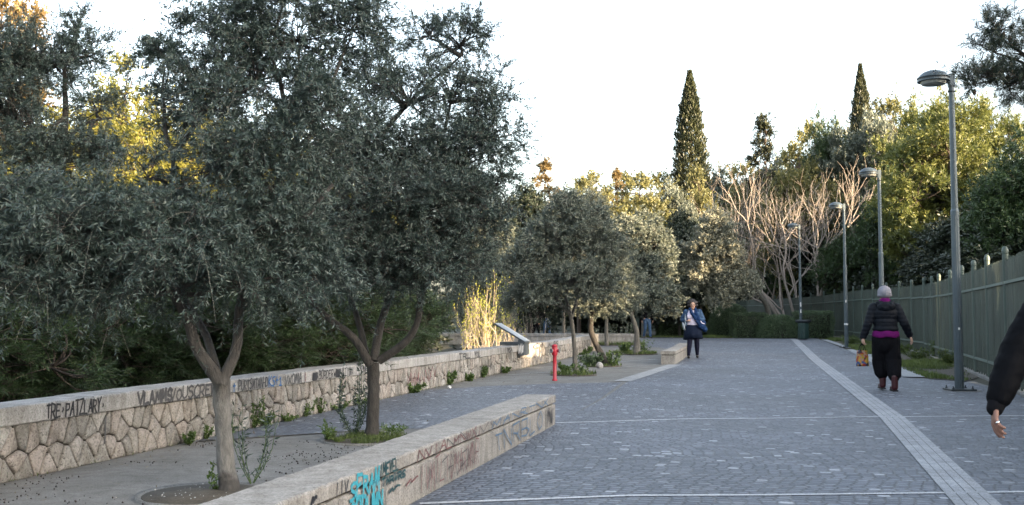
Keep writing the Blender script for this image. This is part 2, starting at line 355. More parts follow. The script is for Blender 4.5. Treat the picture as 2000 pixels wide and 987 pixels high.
# kerb slabs and grass verge at right
verge = [XY(1619, 665), XY(1690, 693), XY(1811, 741), XY(1861, 744), (8.75, 19.9), (9.7, 21.4), (12.4, 29.4), (14.0, 35.8), (15.3, 43), (16.4, 52.5), (12, 53.0), (4, 56), (4, 54.4), (10.2, 51.6), (15.0, 51.4)]
flat_poly('verge_soil', verge, 0.012, M['soil'])
strip('kerb', dense(XY(1610, 664.5), XY(1660, 681), 0.8) , 0.3, 0.024, M['slab'])
strip('kerb', dense(XY(1668, 684), XY(1790, 738.5), 0.8), 0.5, 0.024, M['slab'])
# unseen hill added behind and right of the camera to shade the walk
NV = Vector((0.6, 0.8, 0))
tt = np.array([55, 62, 70, 78, 86, 94, 102, 108, 112, 118, 126, 140, 165, 200, 260, 340, 430.]); qq = np.concatenate([np.arange(-260, 10, 3.0), np.arange(10, 60, 0.4), np.arange(60, 331, 3.0)])
def ridge(q):
    b = 29.3 + 1.1 * noise.noise(Vector((q * 0.09, 3.1, 0))) + 0.5 * noise.noise(Vector((q * 0.5, 8.1, 0)))
    b -= 10.5 * math.exp(-((q - 21.5) / 1.2) ** 4) + 2.4 * math.exp(-((q - 29.6) / 2.3) ** 4) + 6.0 * math.exp(-((q - 31.3) / 0.6) ** 4)  # notches shaped to let sunbeams reach the fig, olive top and pier
    b -= 3.2 / (1 + math.exp(-(q - 37) / 1.5))
    return b
hv = []
for t in tt:
    f = 0 if t <= 55 else (math.sin((min(t, 110) - 55) / 55 * math.pi / 2) ** 1.3 if t <= 112 else 1 - 0.35 * min(1, (t - 112) / 300))
    for q in qq:
        p = SV * float(t) + NV * float(q); edge_ = min(1, max(0, (q + 260) / 60)) * min(1, max(0, (330 - q) / 60))
        hv.append((p.x, p.y, -0.3 + (ridge(float(q)) + 0.3) * f * edge_))
nq = len(qq); idx = np.arange(len(tt) * nq).reshape(len(tt), nq)
F = np.stack([idx[:-1, :-1], idx[1:, :-1], idx[1:, 1:], idx[:-1, 1:]], -1).reshape(-1, 4)
tagset(mesh_np('shade_hill', hv, F, M['litter'], smooth=True), kind='structure')

# ---------------------------------------------------------------- walls
UD = Vector((0.235, 1, 0)).normalized(); ND = Vector((UD.y, -UD.x, 0))          # along / out of the walls
def slab_loft(name, p0, p1, prof, mat, parent, seg=0.25, jit=0.003, seed=1, cuts=()):
    """loft a (out, z) profile from p0 to p1; out is measured towards the walk"""
    rr = random.Random(seed); p0 = Vector((p0[0], p0[1], 0)); p1 = Vector((p1[0], p1[1], 0)); L = (p1 - p0).length
    u = (p1 - p0).normalized(); o_ = Vector((u.y, -u.x, 0)); pieces = [0.0] + [c for c in cuts if 0 < c < L] + [L]
    bm = bmesh.new()
    for a, b in zip(pieces, pieces[1:]):
        a2 = a + (0.004 if a > 0 else 0); b2 = b - (0.004 if b < L else 0); n_ = max(1, int((b2 - a2) / seg)); rings = []; dz = rr.uniform(-jit, jit) * 1.3; dо = rr.uniform(-jit, jit) * 1.5
        for k in range(n_ + 1):
            s = a2 + (b2 - a2) * k / n_; c = p0 + u * s; g = gz(c.y)
            rings.append([bm.verts.new(c + o_ * (w_ + dо + rr.uniform(-jit, jit)) + Vector((0, 0, z_ + g + dz + rr.uniform(-jit, jit)))) for (w_, z_) in prof])
        for r0, r1 in zip(rings, rings[1:]):
            for k in range(len(prof)): bm.faces.new((r0[k], r0[(k + 1) % len(prof)], r1[(k + 1) % len(prof)], r1[k]))
        bm.faces.new(rings[0][::-1]); bm.faces.new(rings[-1])
    bmesh.ops.recalc_face_normals(bm, faces=bm.faces[:])
    return from_bm(name, bm, mat, parent)
def rect_prof(o0, o1, z0, z1, ch=0.012):
    return [(o0, z0), (o1 - ch * .6, z0), (o1, z0 + ch * .6), (o1, z1 - ch), (o1 - ch * .35, z1 - ch * .35), (o1 - ch, z1), (o0 + ch, z1), (o0, z1 - ch)]
# polygonal stones on a wall face
def clip(poly, a, b, c):                              # keep a*x+b*y<=c
    out = []
    for i in range(len(poly)):
        p, q = poly[i], poly[(i + 1) % len(poly)]; dp = a * p[0] + b * p[1] - c; dq = a * q[0] + b * q[1] - c
        if dp <= 0: out.append(p)
        if (dp < 0 < dq) or (dq < 0 < dp):
            t = dp / (dp - dq); out.append((p[0] + t * (q[0] - p[0]), p[1] + t * (q[1] - p[1])))
    return out
def stone_face(name, p0, length, z0, z1, mat, parent, sx=0.118, sz=0.19, seed=3, joint=0.008):
    rr = random.Random(seed); u, o_ = UD, ND; p0 = Vector((p0[0], p0[1], 0)); nz = max(2, int(round((z1 - z0) / sz))); nx_ = int(length / sx)
    pts = [(sx * (i + (0.5 if j % 2 else 0) + rr.uniform(-.3, .3)), z0 + (z1 - z0) * (j + 0.5) / nz + (rr.uniform(-.3, .3) + (.12 if i % 2 else -.12)) * sz, i, j) for i in range(nx_) for j in range(nz)]
    grid = {(i, j): (x, z) for x, z, i, j in pts}; V = []; F = []; T = []
    for (i, j), (x, z) in grid.items():
        poly = [(max(0, x - sx * 2), z0), (min(length, x + sx * 2), z0), (min(length, x + sx * 2), z1), (max(0, x - sx * 2), z1)]
        for di in (-2, -1, 0, 1, 2):
            for dj in (-2, -1, 0, 1, 2):
                if (di or dj) and (i + di, j + dj) in grid:
                    X, Z = grid[(i + di, j + dj)]; a, b = X - x, Z - z; h_ = math.hypot(a, b)
                    poly = clip(poly, a / h_, b / h_, (a * (x + X) / 2 + b * (z + Z) / 2) / h_ - joint) if len(poly) > 2 else poly
        if len(poly) < 3: continue
        cx = sum(p[0] for p in poly) / len(poly); cz = sum(p[1] for p in poly) / len(poly)
        # round the corners
        q = []
        for k in range(len(poly)):
            a, b, c = poly[k - 1], poly[k], poly[(k + 1) % len(poly)]
            q += [(b[0] * .9 + a[0] * .1, b[1] * .9 + a[1] * .1), (b[0] * .9 + c[0] * .1, b[1] * .9 + c[1] * .1)]
        n_ = len(q); base = len(V); dep = rr.uniform(0.022, 0.042); tn = rr.random()
        for (rs, o2) in ((1.0, 0.0), (1.0, dep * 0.6), (0.88, dep * 0.93), (0.5, dep * 1.05)):
            for (x2, z2) in q:
                X = cx + (x2 - cx) * rs; Z = cz + (z2 - cz) * rs
                jx = noise.noise(Vector((X * 17, Z * 17, o2 * 30 + seed))) * 0.012 * (1 if o2 else 0)
                pt = p0 + u * X + o_ * (0.002 + o2 + jx); V.append((pt.x, pt.y, Z + gz(pt.y)))
        pt = p0 + u * cx + o_ * (0.002 + dep * 1.08 + rr.uniform(-.004, .004)); V.append((pt.x, pt.y, cz + gz(pt.y)))
        for lv in range(3):
            for k in range(n_):
                k2 = (k + 1) % n_; F.append((base + lv * n_ + k, base + lv * n_ + k2, base + (lv + 1) * n_ + k2, base + (lv + 1) * n_ + k)); T.append(tn)
        for k in range(0, n_): F.append((base + 3 * n_ + k, base + 3 * n_ + (k + 1) % n_, base + 4 * n_, base + 4 * n_)); T.append(tn)
    F = np.array(F); q4 = F[:, 2] != F[:, 3]
    bm = bmesh.new(); vv = [bm.verts.new(v) for v in V]; lay = bm.faces.layers.float.new("tint")
    for f, t in zip(F, T):
        fc = bm.faces.new([vv[k] for k in (f if f[2] != f[3] else f[:3])]); fc[lay] = t; fc.smooth = True
    bmesh.ops.recalc_face_normals(bm, faces=bm.faces[:])
    return from_bm(name, bm, mat, parent)
def mat_stone():
    m, nt, n, l, b = nodes('rough_limestone')
    a = n.new("ShaderNodeAttribute"); a.attribute_name = "tint"; v = coord(n, l)
    r = ramp(n, l, a.outputs['Fac'], [(0.0, (0.20, 0.19, 0.175)), (0.4, (0.29, 0.278, 0.258)), (0.7, (0.30, 0.268, 0.245)), (1.0, (0.38, 0.37, 0.35))])
    s = noi(n, l, v, 55, 4, 0.75); s2 = noi(n, l, v, 7, 4, 0.7)
    sp = ramp(n, l, s.outputs[0], [(0.36, (0.25, 0.25, 0.25)), (0.47, (0.95, 0.95, 0.95)), (0.7, (1.3, 1.3, 1.3))])
    st = ramp(n, l, s2.outputs[0], [(0.36, (0.5, 0.48, 0.44)), (0.55, (1, 1, 1))])
    c = mix(n, l, 0.85, r.outputs[0], sp.outputs[0], 'MULTIPLY'); c = mix(n, l, 0.7, c, st.outputs[0], 'MULTIPLY')
    l.new(c, b.inputs['Base Color']); b.inputs['Roughness'].default_value = 0.92
    bump(n, l, s.outputs[0], b, 0.9, 0.012); return m
M['stone'] = mat_stone()
WEND = 36.0; WLEN = (Vector(WL(WEND)) - Vector(WL(0.5))).length
wall = empty('stone_wall', (0, 0, 0), 0, 'long low parapet of pale polygonal stones with graffitied concrete coping along the left side', 'wall')
slab_loft('wall_core', WL(0.5), WL(WEND), rect_prof(-0.33, 0.0, -0.5, 0.425), M['mortar'], wall, 1.0, 0.0)
stone_face('stone_facing', WL(0.5), WLEN, 0.0, 0.43, M['stone'], wall)
rr = random.Random(5); cuts = []; c_ = 1.1
while c_ < WLEN: cuts.append(c_); c_ += rr.choice([1.25, 1.5, 1.9, 2.4])
slab_loft('coping', WL(0.5), WL(WEND), rect_prof(-0.35, 0.055, 0.43, 0.575, 0.014), M['cap'], wall, 0.2, 0.0028, 7, cuts)
pier = Vector((*WL(WEND), 0))
bm = bmesh.new(); box(bm, (pier.x + 0.13, pier.y + 0.25, 0.30 + gz(36.2)), (0.27, 0.45, 0.60)); bmesh.ops.bevel(bm, geom=bm.edges[:], offset=0.012, segments=1, affect='EDGES')
from_bm('end_pier', bm, M['cap'], wall)
# second parapet across the far end of the plaza
w2 = empty('low_wall', (0, 0, 0), 0, 'far low white wall crossing behind the plaza olives where the walk bends left', 'wall')
slab_loft('wall_core', (5.0, 42.0), (-4.5, 43.4), rect_prof(-0.35, 0.0, -0.3, 0.33), M['cap'], w2, 0.5, 0.002)
slab_loft('coping', (5.02, 42.0), (-4.5, 43.4), rect_prof(-0.38, 0.03, 0.335, 0.45), M['cap'], w2, 0.5, 0.003)
# near bench wall and the far one
def bench_wall(name, p0, p1, label, seed):
    e = empty(name, (0, 0, 0), 0, label, 'wall')
    L = (Vector(p1) - Vector(p0)).length; cuts = [k * 1.95 + 0.9 for k in range(12)]
    slab_loft('wall_base', p0, p1, rect_prof(-0.36, 0.0, -0.1, 0.245), M['bench'], e, 0.12, 0.002, seed, cuts)
    slab_loft('wall_core', (Vector(p0) + Vector(UD[:2]) * .03)[:], (Vector(p1) - Vector(UD[:2]) * .03)[:], rect_prof(-0.34, -0.028, 0.22, 0.275), M['mortar'], e, 1, 0.0, seed)
    slab_loft('wall_top', p0, p1, rect_prof(-0.365, 0.006, 0.262, 0.35, 0.013), M['bench'], e, 0.05, 0.0026, seed + 1, [])
    return e
b0 = Vector((0.5, 12.0)); b1 = b0 - Vector(UD[:2]) * 11.2
bench = bench_wall('bench_wall', tuple(b1), tuple(b0), 'near low concrete bench wall with teal and red graffiti beside the cobbled walk', 11)
c0 = Vector((4.3, 27.2)); c1 = c0 + Vector(UD[:2]) * 7.0
bench2 = bench_wall('bench_wall', tuple(c0), tuple(c1), 'short far concrete bench wall beside the woman in the open blue jacket', 21)

# ---------------------------------------------------------------- graffiti: hand-drawn strokes
FONT = {'A': [[(0, 0), (.5, 1), (1, 0)], [(.2, .4), (.8, .4)]], 'B': [[(0, 0), (0, 1), (.7, .95), (.8, .75), (.6, .55), (0, .52)], [(.6, .55), (.95, .35), (.8, .08), (0, 0)]],
 'C': [[(1, .9), (.6, 1), (.15, .8), (0, .45), (.2, .1), (.6, 0), (1, .1)]], 'D': [[(0, 0), (0, 1), (.6, .92), (1, .55), (.75, .12), (0, 0)]],
 'E': [[(1, 1), (0, 1), (0, 0), (1, 0)], [(0, .5), (.7, .52)]], 'G': [[(1, .85), (.55, 1), (.1, .75), (0, .4), (.25, .05), (.75, 0), (1, .2), (1, .45), (.6, .45)]],
 'H': [[(0, 0), (0, 1)], [(1, 0), (1, 1)], [(0, .5), (1, .52)]], 'I': [[(.5, 0), (.5, 1)]], 'K': [[(0, 0), (0, 1)], [(.9, 1), (0, .45), (1, 0)]], 'L': [[(0, 1), (0, 0), (.9, 0)]],
 'M': [[(0, 0), (.1, 1), (.5, .3), (.9, 1), (1, 0)]], 'N': [[(0, 0), (0, 1), (1, 0), (1, 1)]], 'O': [[(.5, 1), (.1, .8), (0, .4), (.3, 0), (.7, 0), (1, .4), (.85, .85), (.5, 1)]],
 'P': [[(0, 0), (0, 1), (.8, .95), (.9, .65), (.7, .5), (0, .45)]], 'R': [[(0, 0), (0, 1), (.8, .95), (.9, .65), (.7, .5), (0, .45)], [(.4, .45), (1, 0)]],
 'S': [[(.95, .9), (.5, 1), (.05, .8), (.2, .55), (.8, .45), (.95, .2), (.5, 0), (0, .1)]], 'T': [[(0, 1), (1, 1)], [(.5, 1), (.5, 0)]], 'U': [[(0, 1), (.05, .2), (.4, 0), (.8, .1), (1, .4), (1, 1)]],
 'V': [[(0, 1), (.5, 0), (1, 1)]], 'W': [[(0, 1), (.25, 0), (.5, .8), (.75, 0), (1, 1)]], 'X': [[(0, 1), (1, 0)], [(0, 0), (1, 1)]], 'Y': [[(0, 1), (.5, .5), (1, 1)], [(.5, .5), (.4, 0)]],
 'Z': [[(0, 1), (1, 1), (0, 0), (1, 0)]], '1': [[(.2, .75), (.6, 1), (.6, 0)], [(.2, 0), (1, 0)]], '+': [[(.5, .1), (.5, .9)], [(.1, .5), (.9, .5)]],
 '.': [[(.3, .3), (.5, .4), (.4, .55)]], '#': [[(0, .1), (.2, .9), (.3, .1), (.45, .9), (.55, .1), (.7, .9), (.8, .1), (1, .9)], [(0, .3), (1, .35)], [(0, .7), (1, .65)], [(0, .5), (1, .5)]],
 '&': [[(1, 0), (.3, .8), (.5, 1), (.7, .8), (.1, .3), (.4, 0), (.9, .4)]], ' ': [], '~': [[(0, .2), (.25, .6), (.45, .3), (.8, .6), (1, .5)]]}
_gk = [0]
def strokes_mesh(name, lines, origin, u, o_, wd, mat, parent, out=0.003):
    """lines: list of (s,z) polylines on the plane at origin; ribbons a hair proud of the face"""
    V = []; F = []
    for ln in lines:
        _gk[0] += 1
        for k in range(len(ln) - 1):
            a = np.array(ln[k]); b = np.array(ln[k + 1]); t = b - a; L = np.linalg.norm(t)
            if L < 1e-5: continue
            t = t / L; s = np.array([-t[1], t[0]]) * wd / 2; a = a - t * wd * .35; b = b + t * wd * .35; of = out + 0.0001 * ((k + _gk[0] * 7) % 17)
            i0 = len(V)
            for q in (a + s, a - s, b - s, b + s):
                p = origin + u * float(q[0]) + o_ * of; V.append((p.x, p.y, float(q[1]) + gz(p.y)))
            F.append((i0, i0 + 1, i0 + 2, i0 + 3))
    return mesh_np(name, V, F, mat, parent)
def writing(txt, s0, s1, z0, z1, seed=0, slant=0.12, jit=0.05):
    rr = random.Random(seed); n_ = len(txt); cw = (s1 - s0) / n_; out = []
    for i, ch in enumerate(txt):
        for st in FONT.get(ch, []):
            sc = rr.uniform(.85, 1.08); dz = rr.uniform(-.05, .05)
            out.append([(s0 + cw * (i + 0.08 + .8 * (x + slant * (y - .5)) + rr.uniform(-jit, jit)), z0 + (z1 - z0) * (min(1.1, y * sc + dz) + rr.uniform(-jit, jit))) for x, y in st])
    return out
CO = Vector((*WL(0), 0)) + ND * 0.058                # coping face plane
def sd(px):                                           # station along the parapet seen at pixel column px
    t = (px - CX) / FPX; return (-5.7 / (t - 0.235)) / UD.y
def cop(txt, x0, x1, col, wd=0.012, z0=.445, z1=.56, seed=0, jit=.05):
    strokes_mesh('graffiti', writing(txt, sd(x0), sd(x1), z0, z1, seed, .12, jit), CO, UD, ND, wd, M[col], wall, 0.0045)
cop('TRE.PATZLARY.', 84, 200, 'graf_black', .016, seed=1)
cop('VLAMMS', 262, 330, 'graf_grey', .03, seed=2, jit=.1)
cop('VOUSCREW', 325, 415, 'graf_grey', .022, seed=3)
cop('+', 447, 455, 'graf_blue', .014, seed=4)
cop('PURTSMTANHD', 459, 517, 'graf_grey', .014, seed=5)
cop('KS+1', 518, 544, 'graf_blue', .016, seed=6)
cop('VXOMA', 549, 584, 'graf_grey', .014, seed=7)
cop('8O', 586, 591, 'graf_red', .01, seed=8)
cop('##', 604, 614, 'graf_black', .03, seed=9, z1=.545)
cop('BORDER', 616, 645, 'graf_black', .014, seed=10)
cop('.##', 645, 658, 'graf_black', .034, seed=11, z1=.545)
cop('NATION', 658, 683, 'graf_black', .012, seed=12)
cop('THE G', 697, 722, 'graf_grey', .014, seed=13)
cop('TRL', 890, 915, 'graf_black', .02, seed=14); cop('YOL', 921, 934, 'graf_grey', .02, seed=15)
cop('NSA', 986, 996, 'graf_grey', .03, seed=16); cop('KOXN', 1036, 1060, 'graf_grey', .03, seed=17); cop('ALOS', 1066, 1086, 'graf_grey', .03, seed=18)
CO2 = Vector((*WL(0), 0)) + ND * 0.034
for (x0, x1, t, c, sdz) in ((790, 850, 'VMWANXY', 'graf_red', 21), (945, 960, 'NXOA', 'graf_grey', 22), (1045, 1056, 'RAO', 'graf_pale', 23), (200, 212, 'I', 'graf_grey', 24)):
    strokes_mesh('graffiti', writing(t, sd(x0), sd(x1), .12, .36, sdz, .1, .12), CO2, UD, ND, .018, M[c], wall, 0.006)
# bench wall writing: s measured from the far end (0.5,12) backwards
BO = Vector((0.5, 12.0, 0)) + ND * 0.0075
def sb(px):
    t = (px - CX) / FPX; d = (0.5 - 0.235 * 12) / (t - 0.235); return (d - 12.0) / UD.y
def ben(txt, x0, x1, z0, z1, col, wd, seed, jit=.05, slant=.1):
    strokes_mesh('graffiti', writing(txt, sb(x0), sb(x1), z0, z1, seed, slant, jit), BO, UD, ND, wd, M[col], bench, 0.0035)
ben('SERAM', 685, 742, .205, .325, 'graf_teal', .022, 31, .05)
ben('SORUMN', 684, 748, .07, .20, 'graf_teal', .024, 32, .06)
ben('FE', 652, 682, .03, .15, 'graf_teal', .030, 33, .06)
ben('IMEVEL', 741, 778, .27, .345, 'graf_green', .013, 34, .03)
ben('TMRVRS', 745, 792, .205, .25, 'graf_green', .014, 35, .03)
ben('~', 757, 784, .12, .20, 'graf_green', .014, 36)
ben('II', 744, 756, .0, .2, 'graf_green', .008, 37)
ben('~', 608, 622, .27, .34, 'graf_black', .02, 38); ben('IIV', 655, 682, .27, .345, 'graf_grey', .01, 39)
ben('~', 792, 820, .12, .2, 'graf_red', .012, 40)
ben('IVMTLIUMAXWNR', 818, 935, .04, .225, 'graf_red', .009, 41, .12); ben('NVIALMNWXI', 815, 940, .27, .34, 'graf_red', .009, 42, .1)
ben('IITAURK', 830, 925, .03, .2, 'graf_grey', .006, 43, .14)
ben('TNRBLO', 962, 1060, .06, .22, 'graf_pale', .017, 44, .12); ben('MANRTNX', 960, 1070, .275, .34, 'graf_pale', .013, 45, .1)
ben('IMNW', 1064, 1078, .05, .22, 'graf_grey', .017, 46, .15); ben('NNWVMII', 870, 1000, .27, .345, 'graf_grey', .006, 47, .15)
# ---------------------------------------------------------------- street lamps
def copy_tree(o, parent=None):
    c = o.copy(); COL.objects.link(c)
    if parent is not None: c.parent = parent
    for ch in [x for x in o.children]: copy_tree(ch, c)
    return c
def mk_lamp():
    e = empty('street_lamp', group='street lamps along the right side of the walk')
    H = 5.22; bm = bmesh.new()
    seg = 28; prof = [(0.075, 0.03), (0.074, 1.0), (0.066, 3.0)]; rings = []
    for r, z in prof:                                  # fluted lower shaft
        rings.append([bm.verts.new(((r * (1 - 0.07 * (k % 2))) * math.cos(2 * math.pi * k / seg), (r * (1 - 0.07 * (k % 2))) * math.sin(2 * math.pi * k / seg), z)) for k in range(seg)])
    for a, b in zip(rings, rings[1:]):
        for k in range(seg): bm.faces.new((a[k], a[(k + 1) % seg], b[(k + 1) % seg], b[k]))
    lathe(bm, [(0.069, 2.98), (0.069, 3.06), (0.055, 3.10), (0.046, H)], 20)
    from_bm('pole', bm, M['post_paint'], e)
    bm = bmesh.new(); lathe(bm, [(0.062, H - .09), (0.062, H - .07)], 20); from_bm('collar', bm, M['post_dark'], e, True)
    bm = bmesh.new(); box(bm, (0.0, 0, H + 0.11), (0.10, 0.10, 0.24)); box(bm, (-0.10, 0, H + 0.13), (0.22, 0.09, 0.13)); bmesh.ops.bevel(bm, geom=bm.edges[:], offset=0.012, segments=2, affect='EDGES')
    from_bm('bracket', bm, M['post_paint'], e)
    T = Matrix.Translation((-0.30, 0, H + 0.07)) @ Matrix.Scale(0.80, 4); bm = bmesh.new()
    lathe(bm, [(0.335, 0.10), (0.335, 0.125), (0.31, 0.14), (0.27, 0.19), (0.21, 0.235), (0.13, 0.265), (0.05, 0.28), (0.005, 0.281)], 32, T)
    h = from_bm('lamp_head', bm, M['post_paint'], e, True)
    bm = bmesh.new(); lathe(bm, [(0.29, 0.065), (0.315, 0.07), (0.315, 0.098), (0.29, 0.0985)], 32, T); from_bm('rim', bm, M['post_dark'], h)
    bm = bmesh.new(); lathe(bm, [(0.29, 0.03), (0.335, 0.035), (0.335, 0.062), (0.29, 0.0635)], 32, T); from_bm('lower_rim', bm, M['post_paint'], h)
    bm = bmesh.new(); lathe(bm, [(0.20, -0.035), (0.235, -0.03), (0.265, 0.02), (0.268, 0.034)], 32, T); from_bm('lens', bm, M['glass'], h, True)
    bm = bmesh.new(); box(bm, (0, 0, 0.022), (0.42, 0.42, 0.03)); bmesh.ops.bevel(bm, geom=bm.edges[:], offset=0.005, segments=1, affect='EDGES'); from_bm('base_plate', bm, M['post_dark'], e)
    for sx in (-1, 1):
        for sy in (-1, 1):
            bm = bmesh.new(); lathe(bm, [(0.022, 0.034), (0.022, 0.052), (0.011, 0.054), (0.011, 0.085)], 6, Matrix.Translation((sx * .16, sy * .16, 0))); from_bm('bolt', bm, M['post_dark'], e)
    return e
lamp0 = mk_lamp()
LAMPS = [((7.60, 17.5), 'tallest and nearest street lamp, its bolted base plate on the cobbles near the green fence'),
         ((10.50, 29.1), 'second street lamp, rising behind the woman in the grey beanie'),
         ((12.60, 38.7), 'third street lamp, in a grass tuft, with a white band low on its pole'),
         ((13.65, 48.5), 'farthest street lamp, rising from the green litter bin in front of the hedge')]
lamps = []
for i, ((x, y), lab) in enumerate(LAMPS):
    o = lamp0 if i == 0 else copy_tree(lamp0); o.location = (x, y, gz(y) + 0.006); o["label"] = lab; o["category"] = "street lamp"
    o.rotation_euler = (0, 0, R(-3 + 2 * i)); lamps.append(o)
def band(z0, z1, parent, r=0.0775, name='sticker', mat='sticker', a0=0, a1=360):
    bm = bmesh.new(); lathe(bm, [(r, z0), (r, z1)], 20, closed=False); return from_bm(name, bm, M[mat], parent)
band(0.86, 0.92, lamps[2]); 
for z0, z1 in ((1.55, 1.75), (1.25, 1.42)):
    bm = bmesh.new(); box(bm, (-0.02, -0.079, (z0 + z1) / 2), (0.05, 0.004, z1 - z0)); from_bm('sticker', bm, M['sticker'], lamps[3])
bm = bmesh.new(); box(bm, (-0.02, -0.079, 1.75), (0.035, 0.004, .10)); from_bm('sticker', bm, M['sticker'], lamps[2])
bm = bmesh.new(); box(bm, (-0.01, -0.079, 1.05), (0.03, 0.004, .04)); from_bm('sticker', bm, M['sticker'], lamps[0])
bm = bmesh.new(); lathe(bm, [(0.30, -.05), (0.31, 0.012), (0.05, 0.014)], 18, Matrix.Translation((7.63, 17.45, 0)) @ Matrix.Diagonal((1, .9, 1, 1)))
tagset(from_bm('lamp_footing', bm, M['plaza']), kind='structure')

# litter bin at the far lamp
b = empty('litter_bin', (13.65, 48.1, gz(48.1) + .006), 0, 'dark green slatted litter bin fixed at the foot of the farthest street lamp', 'litter bin')
bm = bmesh.new(); lathe(bm, [(0.20, 0.04), (0.25, 0.78)], 20); from_bm('body', bm, M['bin'], b)
for k in range(18):
    a = 2 * math.pi * k / 18; bm = bmesh.new(); box(bm, (0.235 * math.cos(a), 0.235 * math.sin(a), 0.42), (0.03, 0.04, 0.74), a, None)
    from_bm('slat', bm, M['bin'], b)
bm = bmesh.new(); lathe(bm, [(0.27, 0.78), (0.36, 0.84), (0.37, 0.93), (0.34, 0.93), (0.28, 0.85)], 20); from_bm('rim', bm, M['post_dark'], b, True)

# ---------------------------------------------------------------- green fence
FP = [(4.3, 4.4), (5.2, 7.2), (6.1, 10.0), (7.0, 12.7), (7.9, 15.6), (8.78, 18.2), (9.57, 20.6), (10.2, 22.6), (10.9, 24.8), (11.6, 27.1), (12.3, 29.5), (13.0, 31.7), (13.6, 33.8), (14.05, 36.0), (14.45, 38.2), (14.8, 40.5), (15.15, 43), (15.6, 45.6), (16.1, 48.3), (16.6, 51), (17.0, 54), (17.5, 57.5), (17.8, 61), (17.9, 65), (17.7, 69), (16.6, 72.5), (14, 75), (11.4, 77), (8.6, 78.2), (5.6, 79), (2.6, 79.4), (-0.4, 79.8), (-3.4, 80), (-6.4, 80)]
fence = empty('metal_fence', (FP[0][0], FP[0][1], 0), 0, 'tall green metal fence of close vertical bars along the right side', 'fence')
def atf(o): o.matrix_parent_inverse = Matrix.Translation((-FP[0][0], -FP[0][1], 0)); return o
rr = random.Random(77)
for (x, y) in FP:
    bm = bmesh.new(); z = gz(y)
    lathe(bm, [(0.052, -0.2), (0.052, 2.38), (0.058, 2.39), (0.058, 2.43), (0.05, 2.47), (0.03, 2.505), (0.004, 2.51)], 12, Matrix.Translation((x, y, z)))
    atf(from_bm('post', bm, M['fence_post'], fence))
for (a, b_) in zip(FP, FP[1:]):
    a = Vector((*a, gz(a[1]))); b_ = Vector((*b_, gz(b_[1]))); d = b_ - a; L = d.length; an = math.atan2(d.y, d.x); u = d / L
    bm = bmesh.new(); n_ = int((L - 0.14) / 0.062)
    for k in range(n_):
        s = 0.09 + k * (L - 0.18) / (n_ - 1); c = a + u * s; top = 2.25 + rr.uniform(-.02, .02) + (0.03 if k % 2 else 0); bot = 0.10 if k % 6 else 0.0
        box(bm, (c.x, c.y, c.z + (top + bot) / 2), (0.040 if c.y < 40 else 0.055, 0.03, top - bot), an + rr.uniform(-.05, .05))
    atf(from_bm('bar_panel', bm, M['fence'], fence))
    for zz in (0.36, 1.86):
        bm = bmesh.new(); c = (a + b_) / 2; nn = Vector((-u.y, u.x, 0))
        box(bm, (c.x + nn.x * .03, c.y + nn.y * .03, c.z + zz), (L - 0.10, 0.035, 0.05), an); atf(from_bm('rail', bm, M['fence_rail'], fence))
# low concrete footing of the fence
bm = bmesh.new()
for a, b_ in zip(FP[:21], FP[1:22]):
    c = ((a[0] + b_[0]) / 2 + .02, (a[1] + b_[1]) / 2, gz((a[1] + b_[1]) / 2)); L = math.hypot(b_[0] - a[0], b_[1] - a[1])
    box(bm, (c[0], c[1], c[2] - .02), (L + .02, .22, .15), math.atan2(b_[1] - a[1], b_[0] - a[0]))
bmesh.ops.bevel(bm, geom=bm.edges[:], offset=.01, segments=1, affect='EDGES'); atf(from_bm('footing', bm, M['plaza'], fence))

# ---------------------------------------------------------------- hydrant
g = G(1083.5, 744); h = empty('fire_hydrant', (g.x, g.y, 0.0), 0, 'slim red fire hydrant post with two hose outlets on the plaza', 'hydrant'); h.scale = (.86, .86, 1)
bm = bmesh.new(); lathe(bm, [(0.062, 0.0), (0.062, 0.025), (0.043, 0.035), (0.043, 0.50), (0.048, 0.51)], 20); from_bm('standpipe', bm, M['red'], h, True)
bm = bmesh.new(); lathe(bm, [(0.06, 0.50), (0.064, 0.515), (0.064, 0.655), (0.058, 0.665)], 20); lathe(bm, [(0.066, 0.666), (0.066, 0.69), (0.05, 0.71), (0.015, 0.72)], 20)
hd = from_bm('head', bm, M['red'], h, True)
for an_ in (-2.35, -0.25):
    T = Matrix.Translation((0.05 * math.cos(an_), 0.05 * math.sin(an_), 0.59)) @ Matrix.Rotation(an_, 4, 'Z') @ Matrix.Rotation(R(90), 4, 'Y')
    bm = bmesh.new(); lathe(bm, [(0.034, 0.0), (0.034, 0.045)], 16, T); o = from_bm('outlet', bm, M['red'], h, True)
    bm = bmesh.new(); lathe(bm, [(0.041, 0.046), (0.041, 0.075), (0.030, 0.078), (0.028, 0.06)], 16, T); from_bm('coupling', bm, M['steel'], o, True)
bm = bmesh.new(); lathe(bm, [(0.014, .72), (.014, .735), (.004, .736)], 5); from_bm('top_nut', bm, M['steel'], h)

